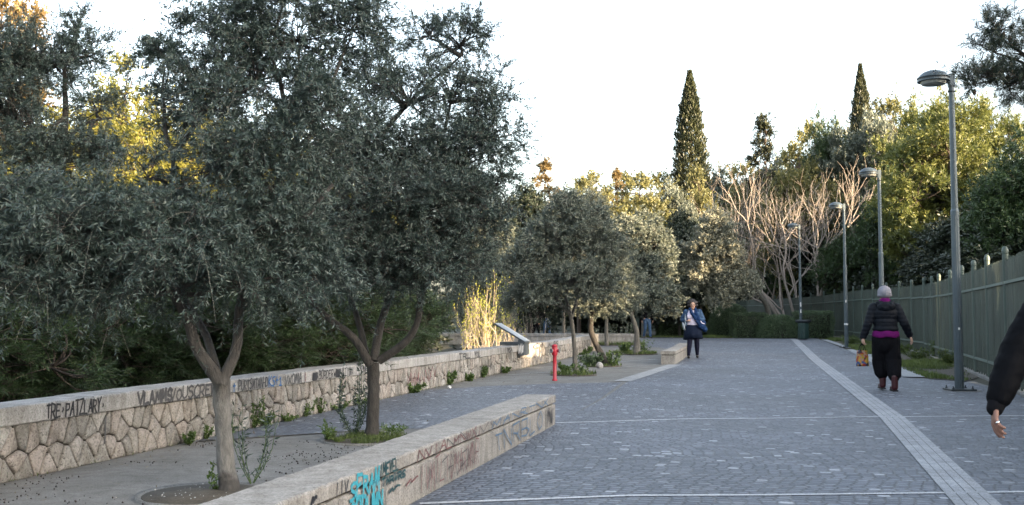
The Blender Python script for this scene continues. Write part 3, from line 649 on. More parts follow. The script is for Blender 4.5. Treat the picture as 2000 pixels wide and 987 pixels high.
# ---------------------------------------------------------------- information board on the parapet
dS = 24.6; sp = Vector((*WL(dS), 0)); s_ = empty('information_board', sp, 0, 'tilted pale information board on a grey metal bracket clamped over the stone parapet', 'sign')
s_.rotation_euler = (0, 0, -math.atan2(ND.x, ND.y) + math.pi / 2 if False else math.atan2(ND.y, ND.x))   # local +X points at the walk
L_ = 0.62
def wedge(pts, y0, y1):
    bm = bmesh.new(); a = [bm.verts.new((x, y0, z)) for x, z in pts]; b = [bm.verts.new((x, y1, z)) for x, z in pts]
    bm.faces.new(a[::-1]); bm.faces.new(b)
    for k in range(len(pts)): bm.faces.new((a[k], a[(k + 1) % len(pts)], b[(k + 1) % len(pts)], b[k]))
    bmesh.ops.recalc_face_normals(bm, faces=bm.faces[:]); return bm
from_bm('bracket', wedge([(0.066, 0.34), (0.21, 0.34), (0.21, 0.65), (0.066, 0.72)], 0, L_), M['panel_box'], s_)
from_bm('arm', wedge([(-0.40, 0.582), (0.064, 0.582), (0.064, 0.655), (-0.40, 0.655)], 0.05, L_ - .05), M['panel_box'], s_)
from_bm('board', wedge([(0.235, 0.635), (0.235, 0.665), (-0.52, 1.11), (-0.54, 1.085)], -0.02, L_ + .02), M['panel_box'], s_)
from_bm('board_face', wedge([(0.215, 0.682), (0.217, 0.687), (-0.505, 1.111), (-0.507, 1.106)], 0.0, L_), M['panel'], s_)
strokes = writing('NAW', 0.075, 0.20, 0.40, 0.62, 91, .1, .08)
V = []; F = []
for ln in strokes:
    for (x0, z0), (x1, z1) in zip(ln, ln[1:]):
        t = np.array([x1 - x0, z1 - z0]); t = t / (np.linalg.norm(t) + 1e-6) * 0.008; n0 = len(V)
        V += [(x0 - t[1], -0.003, z0 + t[0]), (x0 + t[1], -0.003, z0 - t[0]), (x1 + t[1], -0.0032, z1 - t[0]), (x1 - t[1], -0.0032, z1 + t[0])]; F.append((n0, n0 + 1, n0 + 2, n0 + 3))
mesh_np('graffiti', V, F, M['sticker'], s_)

# boulder by the dark leaning olive, drain cover
bm = bmesh.new(); bmesh.ops.create_icosphere(bm, subdivisions=3, radius=0.09)
for v in bm.verts: v.co *= 1 + 0.12 * noise.noise(v.co * 9)
g = G(1171, 720); bmesh.ops.translate(bm, verts=bm.verts, vec=(g.x, g.y, 0.07))
tagset(from_bm('round_stone', bm, M['cap'], None, True), 'small round pale stone at the foot of the dark leaning olive', 'stone')
# ---------------------------------------------------------------- trees
def rdirs(rng, n):
    v = rng.normal(size=(n, 3)); return nrm(v)
def foliage(rng, lobes, nsub, ntw, nleaf, twl, ll, lw, up=0.25, droop=0.15, ldiv=1.0, fmin=0.45, tclump=0.5):
    """sub-clumps of twigs through each lobe -> twig polylines, sub-clump lines, leaf arrays"""
    B, D, L, U, C, S0 = [], [], [], [], [], []
    for (c, r, wt) in lobes:
        c = np.array(c, float); r = np.array(r if hasattr(r, '__len__') else (r, r, r), float); n_ = max(2, int(nsub * wt))
        u = rdirs(rng, n_); u[:, 2] = np.where(u[:, 2] < -0.6, -u[:, 2] * .5, u[:, 2]); f = rng.uniform(fmin ** 2, 1.0, n_) ** 0.5; f *= rng.uniform(.85, 1.12, n_)
        cc = c + r * nrm(u) * f[:, None]; C.append(cc); S0.append(np.repeat(c[None], n_, 0)); tn = rng.random(n_)
        for k in range(n_):
            m = max(2, int(ntw * rng.uniform(.5, 1.4))); d = nrm(u[k] * .8 + rdirs(rng, m) * .95 + np.array([0, 0, up]))
            B.append(cc[k] + rdirs(rng, m) * r * rng.uniform(0.02, .30, (m, 1))); D.append(d); L.append(twl * rng.uniform(.5, 1.35, m) * np.where(rng.random(m) < .10, 1.9, 1)); U.append(np.full(m, tn[k]))
    B = np.concatenate(B); D = np.concatenate(D); L = np.concatenate(L); U = np.concatenate(U); C = np.concatenate(C); S0 = np.concatenate(S0)
    side = nrm(np.cross(D, rdirs(rng, len(D)))); bend = rng.uniform(-.25, .25, len(D))
    def at(t, i): return B[i] + D[i] * (L[i] * t)[:, None] + side[i] * (bend[i] * L[i] * t * t)[:, None] - np.array([0, 0, 1.0]) * (droop * L[i] * t * t)[:, None]
    K = 4; TW = np.stack([at(np.full(len(B), t), np.arange(len(B))) for t in np.linspace(0, 1, K)], 1)
    i = np.repeat(np.arange(len(B)), nleaf); t = rng.uniform(0.08, 1.0, len(i)); pos = at(t, i)
    tan = nrm(at(t + .05, i) - pos); perp = nrm(np.cross(tan, rdirs(rng, len(i)))); dr = nrm(tan * .75 + perp * ldiv)
    nr = rdirs(rng, len(i)); ln = ll * rng.uniform(.6, 1.25, len(i)); wd = lw * rng.uniform(.7, 1.25, len(i)); tint = np.clip(U[i] * tclump + rng.random(len(i)) * (1 - tclump), 0, 1)
    return TW, (S0, C), (pos, dr, nr, ln, wd, tint)
def limb_curves(rng, fork, targets, K=7, arch=0.15):
    out = []
    for t in targets:
        a = np.array(fork, float); b = np.array(t, float); L = np.linalg.norm(b - a); s = np.linspace(0, 1, K)[:, None]
        off = rdirs(rng, 1)[0] * L * arch; off[2] = abs(off[2]) * .6; wig = np.cumsum(rng.normal(size=(K, 3)) * L * 0.018, 0); wig[0] = 0
        out.append(a + (b - a) * s + off * (np.sin(s * math.pi)) + wig * (1 - s * .3))
    return np.array(out)
def build_tree(name, label, group, trunks, lobes, mats, fol, seed, loc, fork_from=None, twigr=0.004, cat='tree', limb_r=0.03, sub_r=0.010, twigs=True, tS=8, shoots=0):
    """trunks: list of (polyline, radii); lobes carry world-relative centres; each lobe may name the trunk it grows from"""
    rng = np.random.default_rng(seed); e = empty(name, loc, 0, label, cat, group); parts = []
    for pts, rad in trunks:
        K = 14; p = resample(pts, K); r = np.interp(np.linspace(0, 1, K), np.linspace(0, 1, len(rad)), rad)
        p[1:-1] += rng.normal(size=(K - 2, 3)) * 0.03 * rad[0]; r = r * rng.uniform(.97, 1.03, K)
        parts.append(tubes(p[None], r[None], 10 if rad[0] > .05 else tS))
    ends = [np.array(t[0][-1], float) for t in trunks]
    mids = [resample(t[0], 9)[k] for t in trunks for k in (5, 6, 7, 8)]
    curves = []
    for (c, r, wt) in lobes:
        dist = [np.linalg.norm(np.array(c) - q) + (0.6 if q[2] > c[2] else 0) for q in mids]; f = mids[int(np.argmin(dist))]
        curves.append(limb_curves(rng, f, [c])[0])
    curves = np.array(curves); rad = np.linspace(limb_r, limb_r * .3, curves.shape[1])[None].repeat(len(curves), 0); parts.append(tubes(curves, rad, 6))
    TW, (S0, C), lf = foliage(rng, lobes, **fol)
    K = 5; s = np.linspace(0, 1, K)[None, :, None]; mid = np.sin(s * math.pi) * rng.normal(size=(len(C), 1, 3)) * .12 * np.linalg.norm(C - S0, axis=1)[:, None, None]
    sub = S0[:, None] * (1 - s) + C[:, None] * s + mid; parts.append(tubes(sub, np.linspace(sub_r, sub_r * .4, K)[None].repeat(len(C), 0), 4))
    if twigs:
        parts.append(tubes(TW, np.linspace(twigr, twigr * .4, 4)[None].repeat(len(TW), 0), 3))
    if shoots:                                          # long pale hanging shoots
        k = rng.choice(len(C), shoots); k = k[np.argsort(C[k][:, 2])][:int(shoots * .8)]; n_ = len(k); L = rng.uniform(.15, .42, n_)[:, None, None]; s = np.linspace(0, 1, 6)[None, :, None]
        d = nrm((C[k] - S0[k]) * .6 + rdirs(rng, n_) * .3 + np.array([0, -.25, .1]))[:, None]; sh_ = C[k][:, None] + d * L * s - np.array([0, 0, 1.0]) * L * s * s * rng.uniform(.3, 1.0, (n_, 1, 1))
        V, F = tubes(sh_, np.linspace(.0024, .0012, 6)[None].repeat(n_, 0), 3); mesh_np('shoots', V, F, M['shoot_bark'], e)['kind'] = 'stuff'
    V, F = cat_vf(parts); tr = mesh_np('trunk', V, F, M[mats[0]], e, None, True)
    leafmesh('crown', *lf, M[mats[1]], e)
    return e
def lobpx(foot, items):
    """(px, py, distance, half-width px, half-height px, depth radius, weight) -> lobes relative to the foot"""
    out = []
    for (px, py, d, rx, ry, rd, wt) in items:
        p = P(px, py, d) - foot; out.append(((p.x, p.y, p.z), (rx * d / FPX, rd, ry * d / FPX), wt))
    return out
def ppx(foot, pts): return [tuple(P(px, py, d) - foot) for px, py, d in pts]
OLF = dict(nsub=52, ntw=9, nleaf=34, twl=0.20, ll=0.045, lw=0.0092, up=0.15, droop=0.45, fmin=.25)
# nearest olive
f1 = G(448, 962)
t1 = [([(0, 0, -.02), (-.015, 0, .12), (-.05, 0, .45), (-.075, 0.01, .80)], [.088, .066, .058, .064]),
      (ppx(f1, [(428, 745, 7.25), (385, 680, 7.15), (360, 610, 7.1), (310, 540, 7.0), (240, 470, 6.9)]), [.05, .043, .037, .03, .02]),
      (ppx(f1, [(432, 750, 7.25), (462, 680, 7.3), (468, 600, 7.3), (488, 530, 7.35), (520, 420, 7.5), (560, 300, 7.6)]), [.044, .037, .033, .028, .022, .014]),
      (ppx(f1, [(428, 740, 7.3), (400, 650, 7.5), (350, 560, 7.6), (330, 440, 7.7), (340, 300, 7.8)]), [.032, .027, .024, .02, .015]),
      (ppx(f1, [(468, 610, 7.3), (540, 480, 7.3), (600, 420, 7.35), (650, 360, 7.4)]), [.026, .022, .019, .014])]
l1 = lobpx(f1, [(60, 520, 6.7, 120, 100, .5, 1.3), (170, 450, 6.7, 120, 90, .5, 1.2), (200, 560, 6.8, 120, 70, .5, .9), (330, 470, 6.7, 110, 100, .5, 1.2), (60, 420, 6.9, 100, 80, .5, .9), (450, 540, 6.9, 100, 80, .5, .9),
                (520, 460, 7.2, 110, 100, .5, 1.1), (290, 350, 7.2, 80, 60, .5, .15), (420, 330, 7.3, 110, 100, .6, .6), (540, 330, 7.4, 120, 100, .6, 1.1), (620, 230, 7.6, 100, 100, .5, .9),
                (400, 210, 7.8, 95, 90, .6, .6), (500, 160, 7.7, 125, 110, .6, .85), (430, 70, 7.8, 85, 85, .5, .5), (580, 80, 7.8, 125, 95, .5, .8), (690, 60, 7.8, 75, 85, .4, .45), (560, 0, 7.9, 150, 60, .5, .55), (600, 540, 7.4, 70, 90, .4, .6), (-60, 480, 6.8, 100, 120, .5, .9), (330, 130, 7.9, 50, 60, .3, .3)])
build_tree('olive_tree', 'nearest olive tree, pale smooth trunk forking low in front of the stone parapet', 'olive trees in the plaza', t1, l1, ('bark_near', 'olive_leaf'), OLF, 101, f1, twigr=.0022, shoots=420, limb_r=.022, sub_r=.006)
# second olive
f2 = G(725, 858)
t2 = [([(0, 0, -.02), (0.01, 0, .15), (0.02, 0, .5), (0.01, 0.01, .78)], [.085, .068, .062, .066]),
      (ppx(f2, [(723, 712, 10.4), (690, 660, 10.3), (640, 620, 10.2), (590, 570, 10.1)]), [.05, .04, .032, .02]),
      (ppx(f2, [(730, 705, 10.4), (742, 640, 10.5), (760, 580, 10.6), (790, 480, 10.7), (850, 330, 10.8), (880, 200, 10.9)]), [.048, .042, .036, .03, .024, .014]),
      (ppx(f2, [(740, 705, 10.4), (790, 670, 10.35), (815, 630, 10.3), (830, 560, 10.2), (900, 470, 10.2)]), [.045, .038, .033, .028, .018]),
      (ppx(f2, [(715, 690, 10.5), (698, 620, 10.6), (680, 560, 10.7), (690, 440, 10.9)]), [.034, .03, .026, .018]),
      (ppx(f2, [(640, 430, 10.6), (720, 300, 10.8), (800, 200, 10.9), (900, 110, 11.0)]), [.034, .03, .022, .01])]
l2 = lobpx(f2, [(640, 540, 10.2, 80, 70, .6, .7), (740, 520, 10.0, 90, 70, .6, .9), (850, 520, 10.1, 90, 70, .6, 1.0), (690, 430, 10.2, 100, 90, .7, 1.1), (810, 420, 10.2, 110, 90, .7, 1.3), (920, 430, 10.4, 70, 80, .6, .9),
                (780, 310, 10.6, 105, 90, .7, .75), (890, 330, 10.6, 100, 80, .6, .75), (955, 270, 10.8, 60, 80, .5, .55), (700, 320, 10.6, 90, 90, .7, .9), (800, 200, 10.8, 95, 85, .6, .42), (880, 190, 10.9, 85, 75, .5, .32),
                (720, 160, 10.8, 75, 80, .5, .4), (900, 90, 11.0, 50, 60, .4, .28), (840, 70, 11.0, 40, 50, .3, .18), (960, 190, 10.9, 45, 60, .4, .2), (960, 370, 10.6, 45, 60, .4, .3)])
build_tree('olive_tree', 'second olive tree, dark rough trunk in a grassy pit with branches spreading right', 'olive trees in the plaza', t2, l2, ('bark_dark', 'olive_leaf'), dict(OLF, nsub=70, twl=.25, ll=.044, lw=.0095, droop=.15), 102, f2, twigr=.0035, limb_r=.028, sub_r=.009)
# olive behind the parapet, upper left
f0 = P(110, 700, 11.8); f0.z = -.35
t0 = [([(0, 0, 0), (.05, 0, .9), (.06, 0, 1.7)], [.08, .07, .06]), (ppx(f0, [(115, 380, 11.8), (122, 300, 11.8), (128, 220, 11.8), (125, 130, 11.8)]), [.06, .045, .035, .02]),
      (ppx(f0, [(118, 320, 11.8), (60, 240, 11.7), (30, 160, 11.6)]), [.04, .03, .015]), (ppx(f0, [(122, 280, 11.8), (170, 240, 11.9), (220, 230, 12)]), [.03, .02, .012])]
l0 = lobpx(f0, [(40, 130, 11.5, 70, 60, .6, .8), (110, 130, 11.8, 60, 70, .6, .55), (170, 110, 12, 50, 50, .5, .35), (30, 240, 11.4, 80, 80, .7, 1.0), (80, 330, 11.5, 80, 70, .7, 1.0), (180, 310, 11.8, 55, 50, .5, .5), (190, 220, 12, 45, 45, .4, .22), (-40, 170, 11.5, 70, 90, .6, .8), (150, 60, 12, 20, 40, .2, .1)])
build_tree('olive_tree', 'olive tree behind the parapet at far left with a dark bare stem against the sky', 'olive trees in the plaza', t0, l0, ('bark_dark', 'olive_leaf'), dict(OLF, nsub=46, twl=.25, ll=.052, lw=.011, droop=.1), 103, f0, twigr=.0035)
# plaza olives further on
OLM = dict(nsub=64, ntw=9, nleaf=26, twl=0.25, ll=0.072, lw=0.018, up=0.2, droop=0.1, fmin=.3)
f3 = G(1124, 728)
build_tree('olive_tree', 'slender straight olive tree beside the red fire hydrant', 'olive trees in the plaza',
    [([(0, 0, 0), (-.03, 0, .7), (-.10, 0, 1.25), (-.22, 0, 1.7)], [.065, .05, .048, .035]), ([(-.10, 0, 1.2), (.05, .1, 1.7), (.1, .1, 2.2)], [.035, .03, .02]), ([(-.12, 0, 1.3), (-.5, 0, 1.8), (-.8, 0, 2.2)], [.035, .028, .02])],
    lobpx(f3, [(1035, 510, 22.5, 40, 55, .6, .8), (1060, 560, 22.3, 48, 45, .6, .9), (1120, 550, 22.2, 50, 45, .7, 1.0), (1170, 560, 22.6, 40, 45, .6, .7), (1080, 470, 22.7, 50, 50, .7, 1.0), (1140, 470, 22.7, 50, 55, .7, 1.0), (1185, 490, 22.9, 30, 45, .5, .5), (1110, 420, 22.9, 45, 38, .6, .7), (1020, 590, 22.5, 30, 25, .4, .35), (1155, 430, 23, 30, 30, .4, .3)]),
    ('bark_light', 'olive_far'), OLM, 104, f3, limb_r=.02, sub_r=.008)
f4 = G(1186, 715)
build_tree('olive_tree', 'dark crooked olive tree leaning left with a low bush and pale stone at its foot', 'olive trees in the plaza',
    [([(0, 0, 0), (-.12, 0, .25), (-.33, 0, .65), (-.42, 0, 1.0), (-.38, 0, 1.4), (-.36, 0, 1.9)], [.12, .085, .075, .07, .065, .05])],
    lobpx(f4, [(1150, 590, 26.3, 40, 30, .7, .6), (1200, 590, 26.2, 45, 35, .7, .9), (1190, 530, 26.5, 40, 40, .7, .8), (1160, 470, 26.8, 45, 50, .8, .9), (1150, 410, 27, 35, 35, .6, .5), (1215, 560, 26.8, 40, 40, .6, .7)]),
    ('bark_dark', 'olive_far'), OLM, 105, f4, limb_r=.025)
f5 = G(1243, 693)
build_tree('olive_tree', 'olive tree with a sunlit golden top near the end of the far bench wall', 'olive trees in the plaza',
    [([(0, 0, 0), (.02, 0, .5), (.0, 0, .85), (-.15, 0, 1.3), (-.2, 0, 1.8)], [.14, .09, .08, .07, .05])],
    lobpx(f5, [(1205, 595, 34, 35, 30, .8, .6), (1255, 590, 33.8, 45, 32, .9, .9), (1295, 590, 34, 28, 35, .7, .6), (1240, 530, 34.2, 45, 40, .9, 1.0), (1285, 540, 34.5, 35, 40, .8, .7), (1235, 475, 34.8, 35, 35, .8, .8), (1275, 475, 35, 30, 40, .8, .7), (1215, 450, 35, 22, 25, .5, .35), (1290, 500, 35, 22, 22, .5, .3)]),
    ('bark_light', 'olive_far'), dict(OLM, ll=.10, lw=.032), 106, f5, limb_r=.03, sub_r=.01)
f6 = G(1184, 676); f6.y = 40.6; f6.x = (1184 - 1000) / 2000 * 40.6; f6.z = gz(40.6)
build_tree('olive_tree', 'small olive tree just before the far white wall, weeds around its thin trunk', 'olive trees in the plaza',
    [([(0, 0, 0), (.0, 0, .9), (.05, 0, 1.6)], [.09, .07, .05])], lobpx(f6, [(1175, 600, 40.6, 35, 22, .9, .7), (1205, 585, 40.8, 30, 22, .9, .6), (1180, 565, 41, 35, 25, .9, .6)]), ('bark_light', 'olive_far'), dict(OLM, ll=.11, lw=.035), 107, f6, limb_r=.03)
f7 = G(1500, 655); f7.y = 50.8; f7.x = 0.249 * 50.8; f7.z = .2
build_tree('olive_tree', 'leaning olive tree behind the hedge with sunlit silvery crown', 'olive trees in the plaza',
    [(ppx(f7, [(1503, 660, 52.5), (1502, 615, 52.5), (1490, 585, 52.3), (1465, 560, 52), (1440, 535, 51.8)]), [.16, .14, .13, .11, .09])],
    lobpx(f7, [(1395, 455, 51.5, 32, 32, 1, .9), (1375, 495, 51.5, 36, 32, 1, 1.0), (1415, 500, 51.3, 35, 32, 1, .9), (1385, 540, 51.3, 38, 30, 1, .8), (1430, 550, 51.3, 35, 28, 1, .8), (1465, 565, 51.3, 20, 25, .8, .5), (1355, 520, 51.8, 20, 24, .8, .4), (1400, 430, 51.8, 18, 20, .7, .3), (1405, 580, 51.3, 22, 16, .8, .4)]),
    ('bark_light', 'olive_silver_lit'), dict(OLM, ll=.14, lw=.05, twl=.4), 108, f7, limb_r=.05, sub_r=.015)

# prototypes of background trees, copied and scaled into place
def round_lobes(rng, H, W, hb, n, squash=.8):
    out = []
    for k in range(n):
        u = rdirs(rng, 1)[0]; f = rng.uniform(.3, .8); cz = (H + hb) / 2; hz = (H - hb) / 2
        taper = 1.0
        out.append(((u[0] * W / 2 * f, u[1] * W / 2 * f, cz + u[2] * hz * f), (W * .22, W * .22, hz * .34 * squash + .1), 1.0))
    out.append(((0, 0, H - .12 * (H - hb)), (W * .18, W * .18, (H - hb) * .12), .6))
    return out
PROTO = {}
def proto(key, name, H, W, hb, n, mats, fol, seed, tr=.14, lobes=None, trunk=None):
    PROTO[key] = dict(name=name, H=H, W=W, hb=hb, n=n, mats=mats, fol=fol, seed=seed, tr=tr, lobes=lobes, trunk=trunk, obj=None)
def spawn(key, loc, sx, sz, rz, label, group, cat='tree'):
    p = PROTO[key]
    if p['obj'] is None:
        rng = np.random.default_rng(p['seed']); H = p['H']
        if 'maker' in p: e = p['maker']()
        else:
            lobes = p['lobes'](rng) if p['lobes'] else round_lobes(rng, H, p['W'], p['hb'], p['n'])
            tk = p['trunk'] or [([(0, 0, -.4), (rng.uniform(-.1, .1), 0, H * .3), (rng.uniform(-.2, .2), rng.uniform(-.2, .2), H * .62), (0, 0, H * .88)], [p['tr'], p['tr'] * .8, p['tr'] * .5, p['tr'] * .15])]
            e = build_tree(p['name'], None, None, tk, lobes, p['mats'], p['fol'], p['seed'], (0, 0, 0), limb_r=p['tr'] * .35, sub_r=.02, twigs=p['fol'].get('twl', 1) < .3)
        p['obj'] = e; o = e
    else: o = copy_tree(p['obj'])
    o.location = loc; o.scale = (sx, sx, sz); o.rotation_euler = (0, 0, rz)
    o["label"] = label; o["category"] = cat
    if group: o["group"] = group
    elif "group" in o: del o["group"]
    return o
def put(key, px, ytop, d, wpx, label, group='trees beyond the walk', rz=None, zb=None, cat='tree', seed=[0]):
    """stand a tree of the prototype at pixel column px and distance d with its top at ytop and crown width wpx"""
    seed[0] += 1; p = PROTO[key]; z0 = gz(d) if zb is None else zb; top = P(px, ytop, d)
    if px > 1580 and 20 < d < 58 and not key.startswith('cyp'):
        fx = np.interp(d, [q[1] for q in FP[:23]], [q[0] for q in FP[:23]]); wr = wpx * 1.3 * d / FPX * .60
        top.x = max(top.x, fx + .5 + wr)
    return spawn(key, (top.x, d, z0), wpx * (1.0 if key.startswith(('cyp', 'fir')) else 1.3) * d / FPX / p['W'], (top.z - z0) / p['H'], (seed[0] * 2.4) % 6.28 if rz is None else rz, label, group, cat)
PF = dict(nsub=16, ntw=11, nleaf=26, twl=0.34, ll=0.11, lw=0.016, up=0.3, droop=0.05, ldiv=.9)
proto('pineL', 'pine_tree', 5.0, 3.4, .2, 22, ('bark_pine', 'pine_leaf'), dict(PF, nleaf=34, lw=.009, twl=.28), 201, .11)
proto('pineL2', 'pine_tree', 5.0, 3.4, .2, 20, ('bark_pine', 'pine_leaf'), dict(PF, nleaf=34, lw=.009, twl=.28), 202, .11)
PFF = dict(nsub=18, ntw=10, nleaf=22, twl=0.5, ll=0.20, lw=0.045, up=0.35, droop=0.0, ldiv=.8)
proto('pineA', 'pine_tree', 9.0, 6.0, 1.2, 26, ('bark_pine', 'pine_lit'), PFF, 203, .18)
proto('pineB', 'pine_tree', 9.0, 6.0, 1.8, 24, ('bark_pine', 'pine_leaf'), PFF, 204, .18)
BF = dict(nsub=18, ntw=10, nleaf=20, twl=0.45, ll=0.15, lw=0.06, up=0.3, droop=0.1)
proto('bushA', 'broadleaf_tree', 7.0, 4.2, .8, 20, ('bark_pine', 'broad_leaf'), BF, 205, .12)
proto('oliveF', 'olive_tree', 6.0, 4.2, 1.0, 20, ('bark_light', 'olive_far'), dict(BF, lw=.05), 206, .12)
proto('gold', 'broadleaf_tree', 8.0, 4.5, 1.5, 20, ('bark_pine', 'yellow_leaf'), dict(BF, nsub=16, ll=.10, lw=.045), 207, .12)
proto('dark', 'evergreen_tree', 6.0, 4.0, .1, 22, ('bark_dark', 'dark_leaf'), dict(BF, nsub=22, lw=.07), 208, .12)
def tiers(H, W, n):
    def f(rng):
        out = []
        for k in range(n):
            t = k / (n - 1); z = H * (.25 + .7 * t); r = W / 2 * (1 - t) ** .8 + .1; a = rng.uniform(0, 6.28)
            for j in range(3 if t < .7 else 1):
                aa = a + j * 2.1; out.append(((math.cos(aa) * r * .6, math.sin(aa) * r * .6, z + rng.uniform(-.2, .2)), (r * .5 + .2, r * .5 + .2, .34), 1.1))
        out.append(((0, 0, H - .2), (.16, .16, .35), .6)); return out
    return f
proto('fir', 'conifer_tree', 9.0, 3.4, .5, 0, ('bark_pine', 'rust_leaf'), dict(nsub=9, ntw=9, nleaf=22, twl=.3, ll=.12, lw=.04, up=.15, droop=.1), 209, .12, lobes=tiers(9.0, 3.4, 11))
proto('firG', 'conifer_tree', 9.0, 3.4, .5, 0, ('bark_pine', 'cypress_leaf'), dict(nsub=10, ntw=9, nleaf=22, twl=.3, ll=.12, lw=.045, up=.15, droop=.1), 210, .12, lobes=tiers(9.0, 3.4, 11))
def mk_cypress(seed, H, W, name='cypress_tree'):
    def f():
        rng = np.random.default_rng(seed); e = empty(name); N = 44000
        z = H * (0.03 + .97 * rng.random(N) ** 1.25); t = z / H; prof = (1 - np.exp(-5 * (1 - t))) ** 1.15 * np.clip(t * 9 + .35, 0, 1); a = rng.uniform(0, 2 * math.pi, N)
        bmp = 1 + .13 * np.sin(a * 5 + z * 3.1) * np.sin(z * 4.3 + a * 2) + .10 * np.sin(a * 3 - z * 7)
        rad = W / 2 * prof * bmp * rng.uniform(.35, 1.04, N) ** .8 + .02; out = np.stack([np.cos(a), np.sin(a), np.zeros(N)], 1)
        pos = out * rad[:, None]; pos[:, 2] = z; dr = nrm(out * .45 + np.array([0, 0, 1.0]) + rdirs(rng, N) * .35)
        leafmesh('crown', pos, dr, rdirs(rng, N), rng.uniform(.14, .30, N), rng.uniform(.05, .09, N), np.clip(.5 + .5 * np.sin(a * 5 + z * 3.1) * .6 + rng.normal(0, .2, N), 0, 1), M['cypress_leaf'], e)
        V, F = tubes(np.array([[(0, 0, -.3), (0, 0, H * .5), (0, 0, H * .93)]]), np.array([[.16, .12, .03]]), 8)
        mesh_np('trunk', V, F, M['bark_pine'], e, None, True); return e
    return f
PROTO['cypA'] = dict(H=17, W=2.6, obj=None, seed=1, maker=mk_cypress(301, 17, 2.6)); PROTO['cypB'] = dict(H=17, W=2.6, obj=None, seed=1, maker=mk_cypress(302, 17, 2.6))
# bare branching trees
def bare(name, seed, stems, L0, r0, levels, nch, matn, upc=.35, budmat=None, nbud=0, spread=.7, base_spread=.15, shrink=.62, budL=.05, lean=(0, 0, 0)):
    rng = np.random.default_rng(seed); K = 6; allp = [[] for _ in range(levels)]; allr = [[] for _ in range(levels)]; tips = []
    def grow(p, d, L, r, lv):
        pts = [p]; q = p.copy(); dd = d.copy()
        for k in range(K - 1):
            dd = dd + rng.normal(size=3) * .13 + np.array([0, 0, upc * .28]); dd /= np.linalg.norm(dd); q = q + dd * L / (K - 1); pts.append(q)
        allp[lv].append(pts); allr[lv].append(np.linspace(r, r * (.55 if lv < levels - 1 else .35), K))
        if lv < levels - 1:
            for j in range(nch[lv]):
                t = rng.integers(2, K) if j else K - 1; b = pts[t]; ax = rng.normal(size=3); td = pts[t] - pts[t - 1]; td /= np.linalg.norm(td)
                nd = td + nrm(ax) * spread * rng.uniform(.5, 1.2); nd /= np.linalg.norm(nd); grow(b, nd, L * shrink * rng.uniform(.75, 1.2), r * (.58 if j else .66) * .85, lv + 1)
        else: tips.append((q, dd))
        if lv >= levels - 2: tips.append((pts[3], dd))
    for s in range(stems):
        a = 2 * math.pi * (s + rng.uniform(-.3, .3)) / stems; d = np.array([math.cos(a) * .55, math.sin(a) * .55, 1.0]) + np.array(lean); d /= np.linalg.norm(d)
        grow(np.array([math.cos(a), math.sin(a), 0]) * base_spread + np.array([0, 0, -.1]), d, L0 * rng.uniform(.8, 1.15), r0 * rng.uniform(.7, 1.1), 0)
    e = empty(name); parts = [tubes(np.array(p), np.array(r), 8 if i == 0 else 5 if i == 1 else 4 if i == 2 else 3) for i, (p, r) in enumerate(zip(allp, allr)) if p]
    V, F = cat_vf(parts); mesh_np('branches', V, F, M[matn], e, None, True)
    if budmat:
        ps = np.array([t[0] for t in tips]); ds = np.array([t[1] for t in tips]); i = np.repeat(np.arange(len(ps)), nbud); n_ = len(i)
        leafmesh('leaves', ps[i], nrm(ds[i] + rdirs(rng, n_) * .7 + np.array([0, 0, .4])), rdirs(rng, n_), budL * rng.uniform(.6, 1.3, n_), budL * .55 * rng.uniform(.6, 1.2, n_), rng.random(n_), M[budmat], e)
    H = max(v for v in V[:, 2]); W = V[:, 0].max() - V[:, 0].min(); return e, H, W
def put_bare(px, ytop, d, wpx, label, cat='bare tree', group=None, zb=None, fixed=None, **kw):
    e, H, W = bare(**kw); z0 = gz(d) if zb is None else zb; top = P(px, ytop, d)
    e.location = (top.x, d, z0); sx = wpx * d / FPX / W; e.scale = (sx, sx, (top.z - z0) / H); tagset(e, label, cat, group); return e
# --- left wood behind the parapet
GL = 'dark pines behind the stone parapet'
ZL = -0.35
for i, (px, yt, d, wp, k, lab) in enumerate([
    (-60, 400, 10.5, 420, 'pineL', 'dark pine at the far left edge, low boughs right behind the parapet'),
    (90, 440, 12.0, 420, 'pineL2', 'dark pine behind the parapet, left of the nearest olive'),
    (300, 420, 13.2, 420, 'pineL', 'dark pine directly behind the nearest olive trunk'),
    (450, 440, 14.6, 380, 'pineL2', 'dark pine behind the parapet between the nearest and second olives'),
    (590, 430, 16.0, 340, 'pineL', 'dark pine rising behind the written coping left of the second olive'),
    (705, 470, 17.6, 230, 'pineL2', 'dark pine straight behind the second olive'),
    (785, 500, 19.6, 175, 'pineL', 'round green pine whose boughs hang over the parapet right of the second olive')]):
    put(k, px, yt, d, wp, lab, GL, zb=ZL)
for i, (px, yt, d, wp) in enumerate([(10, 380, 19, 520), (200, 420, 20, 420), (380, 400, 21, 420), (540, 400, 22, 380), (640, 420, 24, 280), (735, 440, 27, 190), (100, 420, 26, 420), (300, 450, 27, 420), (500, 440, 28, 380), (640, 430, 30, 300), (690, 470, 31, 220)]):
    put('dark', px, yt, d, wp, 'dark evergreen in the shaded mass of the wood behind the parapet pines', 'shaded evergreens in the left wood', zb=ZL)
GG = 'sunlit trees beyond the left wood'
